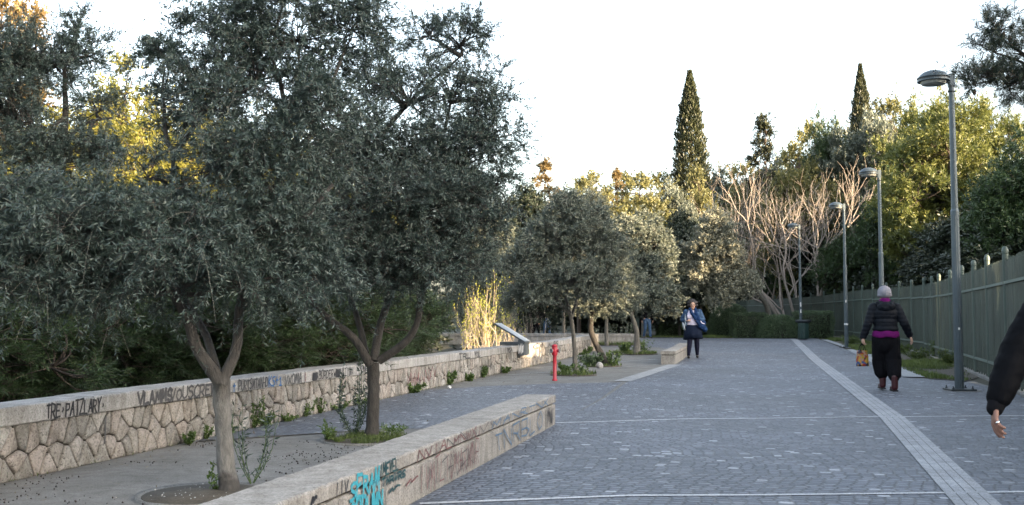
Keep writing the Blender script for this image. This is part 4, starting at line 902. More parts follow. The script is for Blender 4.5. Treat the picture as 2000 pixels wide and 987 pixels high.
for (px, yt, d, wp, k, lab) in [
    (245, 130, 32, 260, 'gold', 'bright yellow-green sunlit tree glimpsed between the two left olive crowns'),
    (400, 190, 34, 260, 'gold', 'yellow sunlit tree seen in specks through the nearest olive'),
    (560, 230, 36, 240, 'gold', 'yellow sunlit tree behind the joined olive crowns'),
    (90, 230, 30, 260, 'gold', 'yellow sunlit tree behind the dark-stemmed left olive'),
    (690, 330, 38, 200, 'gold', 'sunlit tree behind the middle of the second olive'),
    (10, -120, 33, 260, 'fir', 'tall rusty gold conifer at the top left corner'),
    (930, 400, 40, 130, 'oliveF', 'golden tree glowing right of the second olive crown'),
    (960, 480, 31, 90, 'oliveF', 'small sunlit tree just above the bare fig shrub')]:
    put(k, px, yt, d, wp, lab, GG, zb=ZL)
# fig shrub and twigs behind the parapet
figz = -0.3
put_bare(962, 515, 27.6, 140, 'bare pale fig shrub with yellow-green buds glowing in the sun behind the parapet', 'shrub', zb=figz, name='fig_shrub', seed=41, stems=14, L0=.9, r0=.024, levels=4, nch=(3, 4, 3), matn='bark_fig', upc=.5, budmat='bud', nbud=3, spread=1.1, base_spread=.5, shrink=.66, budL=.038)
put_bare(928, 580, 27.2, 75, 'smaller sunlit fig shrub at the edge of the round green pine', 'shrub', zb=figz, name='fig_shrub', seed=42, stems=9, L0=.8, r0=.022, levels=4, nch=(3, 3, 2), matn='bark_fig', upc=.7, budmat='bud', nbud=2, spread=.9, base_spread=.4, budL=.04)
put_bare(1000, 600, 28.0, 65, 'thin sunlit fig shoots behind the tilted board', 'shrub', zb=figz, name='fig_shrub', seed=43, stems=6, L0=.9, r0=.018, levels=3, nch=(2, 2), matn='bark_fig', upc=.8, budmat='bud', nbud=3, spread=.5, base_spread=.5, budL=.045)
put_bare(1042, 600, 30.0, 50, 'grey leafless twigs right of the tilted board', 'shrub', zb=figz, name='bare_shrub', seed=44, stems=8, L0=1.1, r0=.018, levels=3, nch=(2, 2), matn='bark_bare', upc=.9, spread=.35, base_spread=.5)
put_bare(1090, 622, 33.0, 60, 'few dry sunlit stalks behind the far end of the parapet', 'shrub', zb=-.1, name='dry_stalks', seed=45, stems=5, L0=1.2, r0=.016, levels=2, nch=(1,), matn='bark_fig', upc=.9, spread=.3, base_spread=.7)

# --- beyond the plaza
GB = 'trees beyond the bend of the walk'
for (px, yt, d, wp, k, lab) in [
    (1130, 355, 56, 120, 'bushA', 'sunlit bush-like tree rising behind the slender olive crown'),
    (1000, 400, 50, 110, 'oliveF', 'pale sunlit olive at the right rim of the second olive crown'),
    (1215, 350, 68, 130, 'bushA', 'hazy yellow-green tree behind the small rusty conifer top'),
    (1290, 345, 70, 130, 'bushA', 'golden bushy tree left of the tall pointed cypress'),
    (1400, 340, 88, 130, 'oliveF', 'pale golden tree right of the tall pointed cypress'),
    (1255, 420, 52, 120, 'oliveF', 'golden-grey olive directly behind the golden-topped plaza olive'),
    (1590, 250, 84, 120, 'bushA', 'tall golden tree in the skyline between the ragged conifer and the short cypress'),
    (1520, 320, 88, 120, 'oliveF', 'pale tree just right of the ragged dark conifer'),
    (1660, 260, 80, 120, 'bushA', 'golden tree under the short dark cypress'),
    (1790, 215, 66, 140, 'pineA', 'golden-green pine between the second and nearest lamp posts'),
    (1065, 318, 62, 120, 'fir', 'gold-tipped conifer poking up right of the second olive crown'),
    (1203, 335, 66, 90, 'fir', 'small rusty conifer top in the middle of the skyline'),
    (1035, 385, 44, 120, 'dark', 'dark rounded tree between the second olive and the slender olive'),
    (1100, 395, 46, 100, 'oliveF', 'grey olive behind the slender olive beside the hydrant'),
    (1165, 345, 60, 110, 'bushA', 'yellow-green tree under the small rusty conifer top'),
    (1250, 350, 62, 120, 'bushA', 'sunlit bushy tree above the golden-topped olive'),
    (1310, 368, 64, 90, 'oliveF', 'pale olive left of the tall pointed cypress'),
    (1365, 335, 66, 80, 'bushA', 'sunlit green tree at the base of the tall pointed cypress'),
    (1325, 430, 57, 90, 'dark', 'dark evergreen behind the woman in the blue jacket'),
    (1290, 480, 58, 80, 'dark', 'low dark evergreen left of the woman in the blue jacket'),
    (1345, 410, 60, 80, 'oliveF', 'dull grey olive behind the silvery leaning one'),
    (1210, 500, 60, 130, 'dark', 'dark evergreen behind the leaning and golden-topped olives'),
    (1120, 520, 60, 150, 'dark', 'dark evergreen beyond the far white wall, left part'),
    (1040, 540, 60, 120, 'dark', 'dark evergreen behind the walkers beyond the far end of the parapet'),
    (1430, 430, 82, 130, 'pineB', 'dark green pine between the silvery olive and the bare tree'),
    (1450, 330, 84, 130, 'bushA', 'brownish green tree below the ragged dark conifer'),
    (1493, 235, 84, 130, 'firG', 'ragged dark conifer standing above the bare tree'),
    (1560, 290, 72, 130, 'bushA', 'yellowish tree in the skyline above the bare tree'),
    (1615, 225, 74, 120, 'pineB', 'dull green pine left of the short dark cypress'),
    (1705, 235, 72, 140, 'oliveF', 'large pale sunlit olive-like tree under the short dark cypress'),
    (1745, 205, 76, 150, 'bushA', 'sunlit tree on the skyline right of the short dark cypress'),
    (1835, 165, 60, 70, 'gold', 'thin feathery sunlit treetop left of the nearest lamp head'),
    (1850, 205, 47, 210, 'pineA', 'big sunlit yellow-green pine behind the nearest lamp post'),
    (1770, 330, 54, 190, 'pineB', 'green pine spreading between the second and nearest lamp posts'),
    (1700, 350, 52, 150, 'pineB', 'shaded green pine behind the second lamp post'),
    (1930, 220, 68, 150, 'pineA', 'sunlit pine to the right of the nearest lamp post'),
    (1975, 265, 31, 210, 'pineB', 'dark green pine hanging over the fence at the right edge'),
    (1680, 440, 60, 120, 'pineB', 'shaded pine behind the third lamp post'),
    (1560, 440, 74, 160, 'pineB', 'shaded pine behind the lower branches of the bare tree'),
    (1480, 500, 82, 130, 'dark', 'dark evergreen behind the trunk of the silvery leaning olive'),
    ]:
    put(k, px, yt, d, wp, lab, GB)
for (x_, y_, h_) in ((11.9, 18.4, 2.7), (12.7, 20.6, 2.8), (13.4, 22.8, 2.8), (11.2, 16.4, 2.7)):  # out-of-view evergreens added to keep the sunbeam off the fence
    spawn('dark', (x_, y_, 0), .55, h_ / 6.0, x_, 'unseen dark evergreen added outside the near fence to block sun', 'added shade evergreens outside the near fence')
put('cypA', 1347, 142, 70, 78, 'tall pointed cypress rising alone above the middle of the skyline', 'cypresses on the skyline')
put('cypB', 1680, 130, 76, 62, 'shorter dark cypress on the skyline left of the nearest lamp head', 'cypresses on the skyline')
for (px, yt, d, wp) in [(1760, 440, 44, 170), (1850, 420, 38, 190), (1930, 430, 33, 200), (1690, 470, 52, 150), (1600, 480, 76, 150), (1530, 500, 84, 140), (1440, 520, 88, 150), (1370, 520, 88, 140), (1800, 380, 56, 190), (1900, 360, 48, 200), (2015, 420, 31, 220), (1720, 400, 64, 180), (1620, 440, 72, 170), (1290, 540, 84, 150), (1180, 540, 84, 150), (1060, 540, 84, 150)]:
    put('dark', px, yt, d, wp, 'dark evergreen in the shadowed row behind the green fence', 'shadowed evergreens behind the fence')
GBT = 'bare trees behind the hedge'
put_bare(1562, 285, 63.5, 430, 'large leafless pink-grey tree fanning out behind the fence near the third lamp post', 'bare tree', GBT, name='bare_tree', seed=51, stems=7, L0=2.3, r0=.062, levels=5, nch=(3, 4, 4, 3), matn='bark_bare', upc=.32, spread=.85, base_spread=.3, shrink=.66, lean=(-.35, 0, 0))
put_bare(1450, 312, 75, 280, 'leafless pinkish tree right of the tall pointed cypress', 'bare tree', GBT, name='bare_tree', seed=52, stems=5, L0=3.0, r0=.058, levels=5, nch=(3, 3, 3, 3), matn='bark_bare', upc=.5, spread=.6, base_spread=.3, shrink=.64)
put_bare(1340, 322, 78, 320, 'leafless pinkish thicket at the foot of the tall pointed cypress', 'bare tree', GBT, name='bare_tree', seed=53, stems=5, L0=3.0, r0=.050, levels=5, nch=(3, 3, 3, 3), matn='bark_bare', upc=.5, spread=.6, base_spread=.3, shrink=.64)
put_bare(1505, 300, 74.5, 330, 'leafless tree of thin pinkish branches between the tall cypress and the large bare tree', 'bare tree', GBT, name='bare_tree', seed=57, stems=6, L0=3.0, r0=.055, levels=5, nch=(3, 3, 3, 3), matn='bark_bare', upc=.4, spread=.75, base_spread=.3, shrink=.66, lean=(-.3, 0, 0))
# overhanging pine at the upper right
fR = Vector((9.6, 14.6, 0.0))
RL = [(1950, 62, 14, 38, 26, .4, .6), (1940, 100, 14, 40, 14, .4, .6), (1915, 152, 13.8, 42, 12, .4, .8), (1965, 165, 14, 40, 22, .5, .6), (2000, 110, 14, 40, 40, .5, .7), (2010, 170, 14, 50, 30, .5, .7), (1905, 170, 13.8, 16, 9, .2, .1), (2060, 80, 14.2, 60, 70, .7, 1), (2080, 180, 14.5, 70, 50, .7, 1), (2150, 60, 14.5, 90, 90, .9, 1.2), (2200, 200, 14.5, 100, 70, .9, 1.2), (2260, 0, 14.8, 120, 100, 1, 1.3)]
build_tree('pine_tree', 'pine bough with needle tufts and cones reaching in at the upper right corner', 'pines beside the fence',
    [([(0, 0, -.3), (.1, 0, 1.6), (-.2, 0, 3.2), (-.6, -.2, 4.4), (-1.2, -.3, 5.2)], [.2, .17, .14, .10, .05]), ([(-.3, 0, 3.6), (-1.2, -.3, 4.4), (-2.2, -.5, 4.7)], [.09, .06, .03])],
    lobpx(fR, RL), ('bark_pine', 'pine_dark'), dict(nsub=19, ntw=6, nleaf=60, twl=.25, ll=.08, lw=.0068, up=.35, droop=0.0, ldiv=.9, fmin=.3), 120, fR, limb_r=.03, sub_r=.01)
coneroot = [o for o in bpy.data.objects if o.get("label", "").startswith('pine bough')][0]
for (px, py) in ((1949, 51), (1960, 68), (1954, 86), (1938, 112), (1903, 162), (1903, 180), (1972, 75)):
    bm = bmesh.new(); lathe(bm, [(.004, -.045), (.022, -.03), (.028, 0), (.018, .03), (.004, .042)], 8, Matrix.Translation(P(px, py, 13.9) - fR)); from_bm('cone', bm, M['bark_pine'], coneroot)

# --- clipped hedges
def hedge(name, label, center, size, seed, shape='box', n=26000, ls=.05, group='clipped hedges'):
    rng = np.random.default_rng(seed); e = empty(name, center, 0, label, 'hedge' if shape == 'box' else 'bush', group)
    sx, sy, sz = size
    if shape == 'box':
        u = rng.uniform(-1, 1, (n, 3)); ax = rng.integers(0, 5, n)                   # leaves near the faces
        for k, (a, s) in enumerate([(0, -1), (0, 1), (1, -1), (1, 1), (2, 1)]):
            sel = ax == k; u[sel, a] = s * rng.uniform(.86, 1.0, sel.sum())
        pos = u * np.array([sx / 2, sy / 2, sz / 2]) + np.array([0, 0, sz / 2])
        nz_ = np.array([noise.noise(Vector((p[0] * 2.2 + seed, p[1] * 2.2, p[2] * 2.2))) for p in pos]); pos += nz_[:, None] * .13 * nrm(u * np.array([1, 1, 1.0])); out = nrm(u ** 5)
    else:
        u = rdirs(rng, n); u[:, 2] = np.abs(u[:, 2]); f = rng.uniform(.8, 1.0, n)
        pos = np.sign(u) * np.abs(u) ** .8 * f[:, None] * np.array([sx / 2, sy / 2, sz]); out = u
    dr = nrm(out * .7 + rdirs(rng, n) * .9); leafmesh('leaves', pos, dr, rdirs(rng, n), ls * rng.uniform(.7, 1.5, n), ls * .55 * rng.uniform(.7, 1.3, n), rng.random(n), M['hedge_leaf'], e)
    bm = bmesh.new()
    if shape == 'box': box(bm, (0, 0, sz * .45), (sx * .84, sy * .8, sz * .86))
    else: bmesh.ops.create_uvsphere(bm, u_segments=20, v_segments=12, radius=1, matrix=Matrix.Diagonal((sx * .41, sy * .41, sz * .84, 1)))
    from_bm('inner_twigs', bm, M['dark_core'], e, True); return e
M['dark_core'] = mat_plain('dense_inner_twigs', (0.03, 0.034, 0.022), 0.95, scale=20, var=.5)
def hp(px0, px1, ytop, d, dep, name, label, seed, shape='box', n=26000):
    a = P(px0, ytop, d); b_ = P(px1, ytop, d); hedge(name, label, ((a.x + b_.x) / 2, d + dep / 2, gz(d)), (b_.x - a.x, dep, a.z - gz(d)), seed, shape, n)
hp(1562, 1628, 609, 50.6, 1.6, 'hedge', 'boxy clipped hedge right of the farthest lamp post and its bin', 61, n=18000)
hp(1486, 1574, 614, 50.4, 1.9, 'round_bush', 'rounded clipped bush behind the farthest lamp post', 66, 'round', 22000)
hp(1434, 1500, 612, 51.6, 1.4, 'hedge', 'clipped hedge between the round bush and the boxy one', 62, n=16000)
hp(1389, 1478, 592, 54.0, 2.2, 'round_bush', 'large smooth round clipped bush right of the woman in the blue jacket', 63, 'round', 30000)
hp(1288, 1392, 634, 57.0, 1.3, 'hedge', 'low dark hedge behind the woman in the blue jacket', 64, n=18000)
hp(1120, 1240, 622, 62.0, 1.6, 'hedge', 'dark hedge beyond the far white wall', 65, n=14000)
# ---------------------------------------------------------------- grass, weeds, small plants
def blades(name, pts, hgt, wd, mat, parent, seed, lean=.5, per=1):
    """grass blades at pts (N,3)"""
    rng = np.random.default_rng(seed); n = len(pts); dr = nrm(rdirs(rng, n) * lean + np.array([0, 0, 1.0]))
    return leafmesh(name, pts, dr, rdirs(rng, n), hgt * rng.uniform(.4, 1.3, n), np.full(n, wd) * rng.uniform(.7, 1.3, n), rng.random(n), M[mat], parent, .3)
def in_poly(x, y, poly):
    c = np.zeros(len(x), bool); j = len(poly) - 1
    for i in range(len(poly)):
        xi, yi = poly[i]; xj, yj = poly[j]
        with np.errstate(divide='ignore', invalid='ignore'): t = (xj - xi) * (y - yi) / (yj - yi) + xi
        c ^= ((yi > y) != (yj > y)) & (x < t); j = i
    return c
rng = np.random.default_rng(500)
x = rng.uniform(7, 17, 420000); y = rng.uniform(19, 57, 420000); k = in_poly(x, y, verge); x, y = x[k], y[k]
dens = np.array([noise.noise(Vector((a * .55, b * .35, 0))) + .5 * noise.noise(Vector((a * 2.1, b * 1.3, 5))) for a, b in zip(x, y)]); k = dens + rng.normal(0, .10, len(x)) > 0.02; x, y = x[k], y[k]; dn = dens[k]
k = rng.random(len(x)) < .75; x, y, dn = x[k], y[k], dn[k]
z = np.array([gz(v) for v in y]) + .012; rg = np.random.default_rng(501)
n_ = len(x); dr = nrm(rdirs(rg, n_) * .6 + np.array([0, 0, 1.0])); hh = (.05 + .16 * np.clip(dn, 0, .6)) * rg.uniform(.5, 1.4, n_)
o = leafmesh('verge_grass', np.stack([x, y, z], 1), dr, rdirs(rg, n_), hh, np.full(n_, .018), np.clip(rg.random(n_) * .7 + dn, 0, 1), M['grass'], None, .3); tagset(o, kind='stuff')
rg = np.random.default_rng(502); n_ = 9000; s = rg.random(n_); xx = 15.4 + (2.0 - 15.4) * s; yy = 51.3 + 3.2 * s ** 1.2 + rg.uniform(-.15, .35, n_)
pp = np.stack([xx, yy, np.full(n_, .205)], 1); o = blades('hedge_foot_grass', pp, .10, .025, 'grass', None, 503); tagset(o, kind='stuff')
def weed(name, label, loc, r, h, seed, n=260, leaf=.035, mat='weed', stems=7, group='weeds along the parapet foot', lw=.5, cat='weed', droop=0):
    rng = np.random.default_rng(seed); e = empty(name, loc, 0, label, cat, group); pts = []; rad = []
    for k in range(stems):
        a = rng.uniform(0, 6.28); t = rng.uniform(.2, 1) * r; top = np.array([math.cos(a) * t, math.sin(a) * t, h * rng.uniform(.55, 1.05)]); s = np.linspace(0, 1, 5)[:, None]
        pts.append(top * s + np.array([math.cos(a), math.sin(a), 0]) * .12 * h * np.sin(s * 3) - np.array([0, 0, 1]) * droop * s * s); rad.append(np.linspace(.004, .0015, 5))
    V, F = tubes(np.array(pts), np.array(rad), 3); mesh_np('stems', V, F, M['weed'], e, np.full(len(F), .2))
    pts = np.array(pts); i = rng.integers(0, stems, n); t = rng.uniform(.1, 1, n) * 3.999; k0 = t.astype(int); f = (t - k0)[:, None]; pos = pts[i, k0] * (1 - f) + pts[i, k0 + 1] * f
    leafmesh('leaves', pos, nrm(rdirs(rng, n) + np.array([0, 0, .5])), rdirs(rng, n), leaf * rng.uniform(.5, 1.4, n), leaf * lw * rng.uniform(.6, 1.3, n), rng.random(n), M[mat], e); return e
def atwall(px, out=.10): d = (-5.7 + .235 * 0) / ((px - CX) / FPX - .235); return Vector((*WL(d), 0)) + ND * out
for i, (px, r, h, lab) in enumerate([(352, .16, .12, 'low bright weed at the parapet foot left of the nearest olive'), (398, .12, .16, 'small weed at the parapet foot just left of the nearest olive trunk'),
    (432, .12, .10, 'tiny weed at the parapet foot beside the nearest olive trunk'), (493, .16, .42, 'tall leafy weed climbing the parapet right of the nearest olive trunk'), (512, .18, .16, 'low weed at the base of the tall climbing weed'),
    (550, .14, .07, 'flat weed midway between the two near olives'), (593, .13, .26, 'round bushy weed against the stones between the two near olives'), (621, .09, .20, 'slim upright weed right of the round bushy one'), (650, .18, .12, 'ragged low weed left of the second olive trunk'), (690, .15, .14, 'weed behind the sapling at the second olive'),
    (800, .30, .16, 'wide grassy weed at the parapet foot right of the second olive'), (873, .16, .28, 'dense dark weed at the parapet beside litter'), (905, .2, .14, 'low weed near the middle of the parapet'), (938, .13, .22, 'bright upright weed on the parapet middle'), (975, .15, .12, 'small weed below the tilted board'), (1128, .5, .2, 'weed at the far end of the parapet, partly sunlit'), (1140, .4, .25, 'sunlit weed at the parapet end pier')]):
    p = atwall(px, .06 if h > .15 else .12); weed('wall_weed', lab, p, r, h, 600 + i, n=int(160 + 1500 * r * max(h, .15) * 4), leaf=.035 if px < 700 else .06)
# saplings
g = G(492, 950); weed('olive_sapling', 'thin olive sapling rising right of the nearest olive trunk', g, .20, .60, 640, n=240, leaf=.055, mat='olive_leaf', stems=8, group='saplings', lw=.24, cat='sapling')
g = G(425, 962); weed('olive_sapling', 'small bright green shoot left of the nearest olive trunk', g, .10, .22, 641, n=110, leaf=.035, mat='weed', stems=6, group='saplings', cat='sapling')
g = G(692, 856); weed('olive_sapling', 'grey bushy olive sapling left of the second olive trunk', g, .16, .85, 642, n=900, leaf=.05, mat='olive_leaf', stems=12, group='saplings', lw=.26, cat='sapling')
g = G(640, 862); weed('small_plant', 'sprawling bright plant at the left rim of the second tree pit', g, .16, .20, 643, n=120, leaf=.06, stems=9, group=None, lw=.3, cat='plant')
g = G(775, 848); weed('small_plant', 'low green sprigs at the right rim of the second tree pit', g, .22, .12, 644, n=160, leaf=.05, stems=9, group=None, lw=.3, cat='plant')
g = G(1155, 717); weed('low_bush', 'dark leafy low bush left of the round pale stone', g, .42, .32, 645, n=900, leaf=.07, mat='hedge_leaf', stems=22, group=None, lw=.8, cat='bush')
g = G(1198, 716); weed('low_bush', 'leafy shoots right of the dark crooked olive trunk', g, .25, .42, 646, n=300, leaf=.07, mat='weed', stems=12, group=None, lw=.6, cat='bush')
g = G(1212, 672); weed('low_bush', 'pale straggly shrub before the far white wall', (g.x, g.y, g.z), .6, .9, 647, n=700, leaf=.09, mat='olive_far', stems=20, group=None, lw=.4, cat='bush')
g = G(1187, 672); weed('low_bush', 'straggly shrub round the small olive before the far white wall', (g.x - .6, g.y, g.z), .5, .7, 648, n=600, leaf=.09, mat='olive_far', stems=18, group=None, lw=.4, cat='bush')
# tree pits: a low ring, soil and grass
def pit(px, py, r, seed, ng, hg, label=None, ring=True, rx=1.0):
    c = G(px, py); z0 = gz(c.y)
    if ring:
        bm = bmesh.new(); V = lathe(bm, [(r, 0.006), (r + .045, 0.022), (r + .05, 0.0)], 40, Matrix.Translation((c.x, c.y, z0)) @ Matrix.Diagonal((rx, 1, 1, 1)), closed=False)
        tagset(from_bm('tree_pit_ring', bm, M['plaza'], None, True), kind='structure')
    bm = bmesh.new(); lathe(bm, [(r + .01, 0.0), (r, 0.014), (.02, 0.03)], 30, Matrix.Translation((c.x, c.y, z0)) @ Matrix.Diagonal((rx, 1, 1, 1))); tagset(from_bm('tree_pit_soil', bm, M['soil'], None, True), kind='structure')
    if ng:
        rg = np.random.default_rng(seed); a = rg.uniform(0, 6.28, ng); q = r * np.sqrt(rg.random(ng)) * (1 + .1 * np.sin(3 * a)); p = np.stack([c.x + q * np.cos(a) * rx, c.y + q * np.sin(a), np.full(ng, z0 + .015)], 1); p = p[np.array([noise.noise(Vector((v[0] * 4 / (r + .2), v[1] * 3 / (r + .2), seed))) for v in p]) + rg.normal(0, .12, ng) > -.08]
        tagset(blades('pit_grass', p, hg, .006 if c.y < 15 else .018, 'grass', None, seed), kind='stuff')
pit(400, 968, .42, 701, 0, 0); pit(712, 860, .42, 702, 5200, .055, rx=.95); pit(1120, 733, .50, 703, 900, .10, ring=False); pit(1180, 716, .45, 704, 350, .08, ring=False); pit(1240, 692, .75, 705, 1500, .12, ring=False); pit(1200, 674, 1.2, 706, 2000, .16, ring=False)
# clods / white chips and fallen olives
def scatter(name, n, fn, rmin, rmax, mat, seed):
    rg = np.random.default_rng(seed); V = []; F = []; o8 = np.array([(1, 0, 0), (-1, 0, 0), (0, 1, 0), (0, -1, 0), (0, 0, 1), (0, 0, -1)], float); f8 = [(0, 2, 4), (2, 1, 4), (1, 3, 4), (3, 0, 4), (2, 0, 5), (1, 2, 5), (3, 1, 5), (0, 3, 5)]
    for k in range(n):
        x, y = fn(rg); r = rg.uniform(rmin, rmax); q = o8 * r * rg.uniform(.7, 1.3, (6, 1)); b0_ = len(V); V += [tuple(v + np.array([x, y, gz(y) + r * .6 + .004])) for v in q]; F += [tuple(b0_ + i for i in t) for t in f8]
    o = mesh_np(name, V, F, M[mat], None, None, True); tagset(o, kind='stuff'); return o
M['fruit'] = mat_plain('dried_olive_fruit', (0.035, 0.022, 0.022), .6); M['chip'] = mat_plain('pale_chip', (0.4, .39, .37), .8)
def f_ol(rg):
    while True:
        y = rg.uniform(5.4, 10.4); xl = -5.6 + .235 * y; xr = 0.1 + .235 * (y - 12); x = rg.uniform(xl, xr)
        if noise.noise(Vector((x * .9, y * 1.6, 3))) + rg.normal(0, .12) > .12: return x, y
scatter('fallen_olives', 620, f_ol, .004, .0085, 'fruit', 801)
c = G(400, 968)
scatter('pit_chips', 220, lambda rg: (c.x + rg.normal(0, .16), c.y + rg.normal(0, .14)), .006, .016, 'chip', 802)
M['dead'] = mat_leaf('dry_fallen_leaf', (0.07, 0.05, 0.03), (0.16, 0.13, 0.07), None, 0)
rg = np.random.default_rng(810); P_ = []
while len(P_) < 1500:
    y = rg.uniform(5.5, 24); s = rg.random(); x = (-5.7 + .235 * y) + .12 + rg.exponential(.35) if s < .45 else rg.uniform(-4, .5)
    if x < .1 + .235 * (y - 12): P_.append((x, y, .012))
P_ = np.array(P_); n_ = len(P_); dr = rdirs(rg, n_); dr[:, 2] *= .15; nn = rdirs(rg, n_) * .3 + np.array([0, 0, 1.0])
tagset(leafmesh('fallen_leaves', P_, nrm(dr), nrm(nn), rg.uniform(.025, .055, n_), rg.uniform(.008, .014, n_), rg.random(n_), M['dead'], None), kind='stuff')
rg = np.random.default_rng(811); P_ = []
for k in range(700):
    d = rg.uniform(3, 36); P_.append((*(Vector(WL(d)) + Vector(ND[:2]) * (.02 + rg.exponential(.05))), .004 + gz(d)))
tagset(blades('wall_foot_grass', np.array(P_), .04, .006, 'grass', None, 812), kind='stuff')
g = G(878, 760); bm = bmesh.new(); bmesh.ops.create_icosphere(bm, subdivisions=2, radius=.03, matrix=Matrix.Translation((g.x, g.y, .03)))
for v in bm.verts: v.co += Vector((noise.noise(v.co * 40), noise.noise(v.co * 50), noise.noise(v.co * 60))) * .02
tagset(from_bm('paper_scrap', bm, M['sticker']), 'crumpled white scrap of paper at the foot of the parapet', 'litter')
g = G(752, 857); bm = bmesh.new(); bmesh.ops.create_icosphere(bm, subdivisions=2, radius=.045, matrix=Matrix.Translation((g.x + .2, g.y, .03)) @ Matrix.Diagonal((1.4, 1, .6, 1)))
for v in bm.verts: v.co += Vector((noise.noise(v.co * 20), noise.noise(v.co * 25), noise.noise(v.co * 30))) * .02
tagset(from_bm('small_rock', bm, M['stone']), 'small brown rock on the rim of the second tree pit', 'rock')
# verge weeds
for i, (px, py, r, h, lab) in enumerate([(1858, 715, .35, .42, 'green weed clump between the nearest lamp post and the fence'), (1793, 705, .5, .35, 'broad green weed clump on the verge beside the woman in the beanie'), (1765, 690, .35, .3, 'small verge weed just right of the woman in the beanie'),
     (1662, 672, .5, .35, 'leafy tuft round the foot of the third street lamp'), (1835, 700, .3, .5, 'tall grassy weed on the verge against the fence')]):
    g = G(px, py); weed('verge_weed', lab, g, r, h, 660 + i, n=900, leaf=.09, mat='grass', stems=30, group='weeds on the verge', lw=.25)
# ---------------------------------------------------------------- people
def capm(bm, a, b, ra, rb, seg=14, sq=1.0):
    a = Vector(a); b = Vector(b); d = b - a; L = d.length
    q = d.to_track_quat('Z', 'Y').to_matrix().to_4x4() if L > 1e-6 else Matrix.Identity(4)
    prof = [(ra * math.sin(t), -ra * math.cos(t)) for t in np.linspace(.12, math.pi / 2, 5)] + [(rb * math.cos(t), L + rb * math.sin(t)) for t in np.linspace(0, math.pi / 2 - .12, 5)]
    lathe(bm, prof, seg, Matrix.Translation(a) @ q @ Matrix.Diagonal((1, sq, 1, 1)))
def ellm(bm, c, r, rot=None):
    m = Matrix.Translation(c)
    if rot is not None: m = m @ rot
    bmesh.ops.create_uvsphere(bm, u_segments=20, v_segments=14, radius=1, matrix=m @ Matrix.Diagonal((*r, 1)))
def blob(name, shapes, mat, parent, vox=.012, sm=4, disp=None):
    bm = bmesh.new()
    for s in shapes:
        if s[0] == 'c': capm(bm, *s[1:])
        else: ellm(bm, *s[1:])
    me = bpy.data.meshes.new(name); bm.to_mesh(me); bm.free(); o = bpy.data.objects.new(name, me); COL.objects.link(o)
    m = o.modifiers.new('r', 'REMESH'); m.mode = 'VOXEL'; m.voxel_size = vox; m.use_smooth_shade = True
    m = o.modifiers.new('s', 'SMOOTH'); m.iterations = sm; m.factor = .5
    dg = bpy.context.evaluated_depsgraph_get(); me2 = bpy.data.meshes.new_from_object(o.evaluated_get(dg)); me2.name = name
    bpy.data.objects.remove(o); bpy.data.meshes.remove(me)
    if disp:
        for v in me2.vertices: v.co += v.normal * disp(v.co)
    for p in me2.polygons: p.use_smooth = True
    return link(name, me2, mat, parent)
def cloth(name, col, var=.3, scale=40, rough=.85, b=.3): return mat_plain(name, col, rough, 0, var, scale, b, None, .12)
M['skin'] = mat_plain('skin', (0.42, 0.25, 0.18), .55, var=.12, scale=25)
M['skin2'] = mat_plain('tanned_skin', (0.21, 0.105, 0.075), .5, var=.2, scale=30)
M['hair'] = mat_plain('dark_brown_hair', (0.012, 0.006, 0.005), .6, var=.5, scale=50, bmp=.6)
M['white_top'] = cloth('white_cotton', (0.62, 0.56, 0.66), .08)
M['denim'] = cloth('light_denim_knit', (0.045, 0.085, 0.155), .35, 14); M['grey_cloth'] = cloth('pale_grey_lining', (0.30, 0.34, 0.38), .1)
M['navy'] = cloth('navy_cloth', (0.008, 0.014, 0.032), .3); M['navy2'] = cloth('blue_scarf_cloth', (0.012, 0.035, 0.10), .4, 20)
M['tights'] = cloth('dark_tights', (0.010, 0.011, 0.024), .2); M['black'] = cloth('black_cloth', (0.0055, 0.0055, 0.0075), .3)
M['shoe'] = mat_plain('dark_shoe_leather', (0.02, 0.017, 0.015), .35); M['puffer'] = mat_plain('dark_navy_puffer_nylon', (0.004, 0.006, 0.011), .7, var=.3, scale=20, bmp=.3, spec=.2)
M['purple'] = cloth('purple_knit', (0.12, 0.008, 0.10), .2); M['beanie'] = mat_plain('grey_knit_wool', (0.24, 0.235, 0.27), .9, var=.25, scale=90, bmp=.8)
M['boot'] = mat_plain('burgundy_boot_leather', (0.055, 0.010, 0.014), .4, var=.3); M['sole'] = mat_plain('dark_sole', (0.015, 0.013, 0.013), .7)
M['jeans'] = cloth('blue_jeans', (0.05, 0.09, 0.16), .35, 12); M['bomber'] = mat_plain('black_jacket_nylon', (0.003, 0.0034, 0.005), .75, var=.3, scale=16, bmp=.35, spec=.08)
M['lips'] = mat_plain('lips', (0.30, 0.09, 0.08), .5); M['eye'] = mat_plain('dark_eye', (0.02, 0.012, 0.01), .3)
M['ring'] = mat_plain('silver_ring', (0.8, 0.8, 0.8), .2, 1.0)
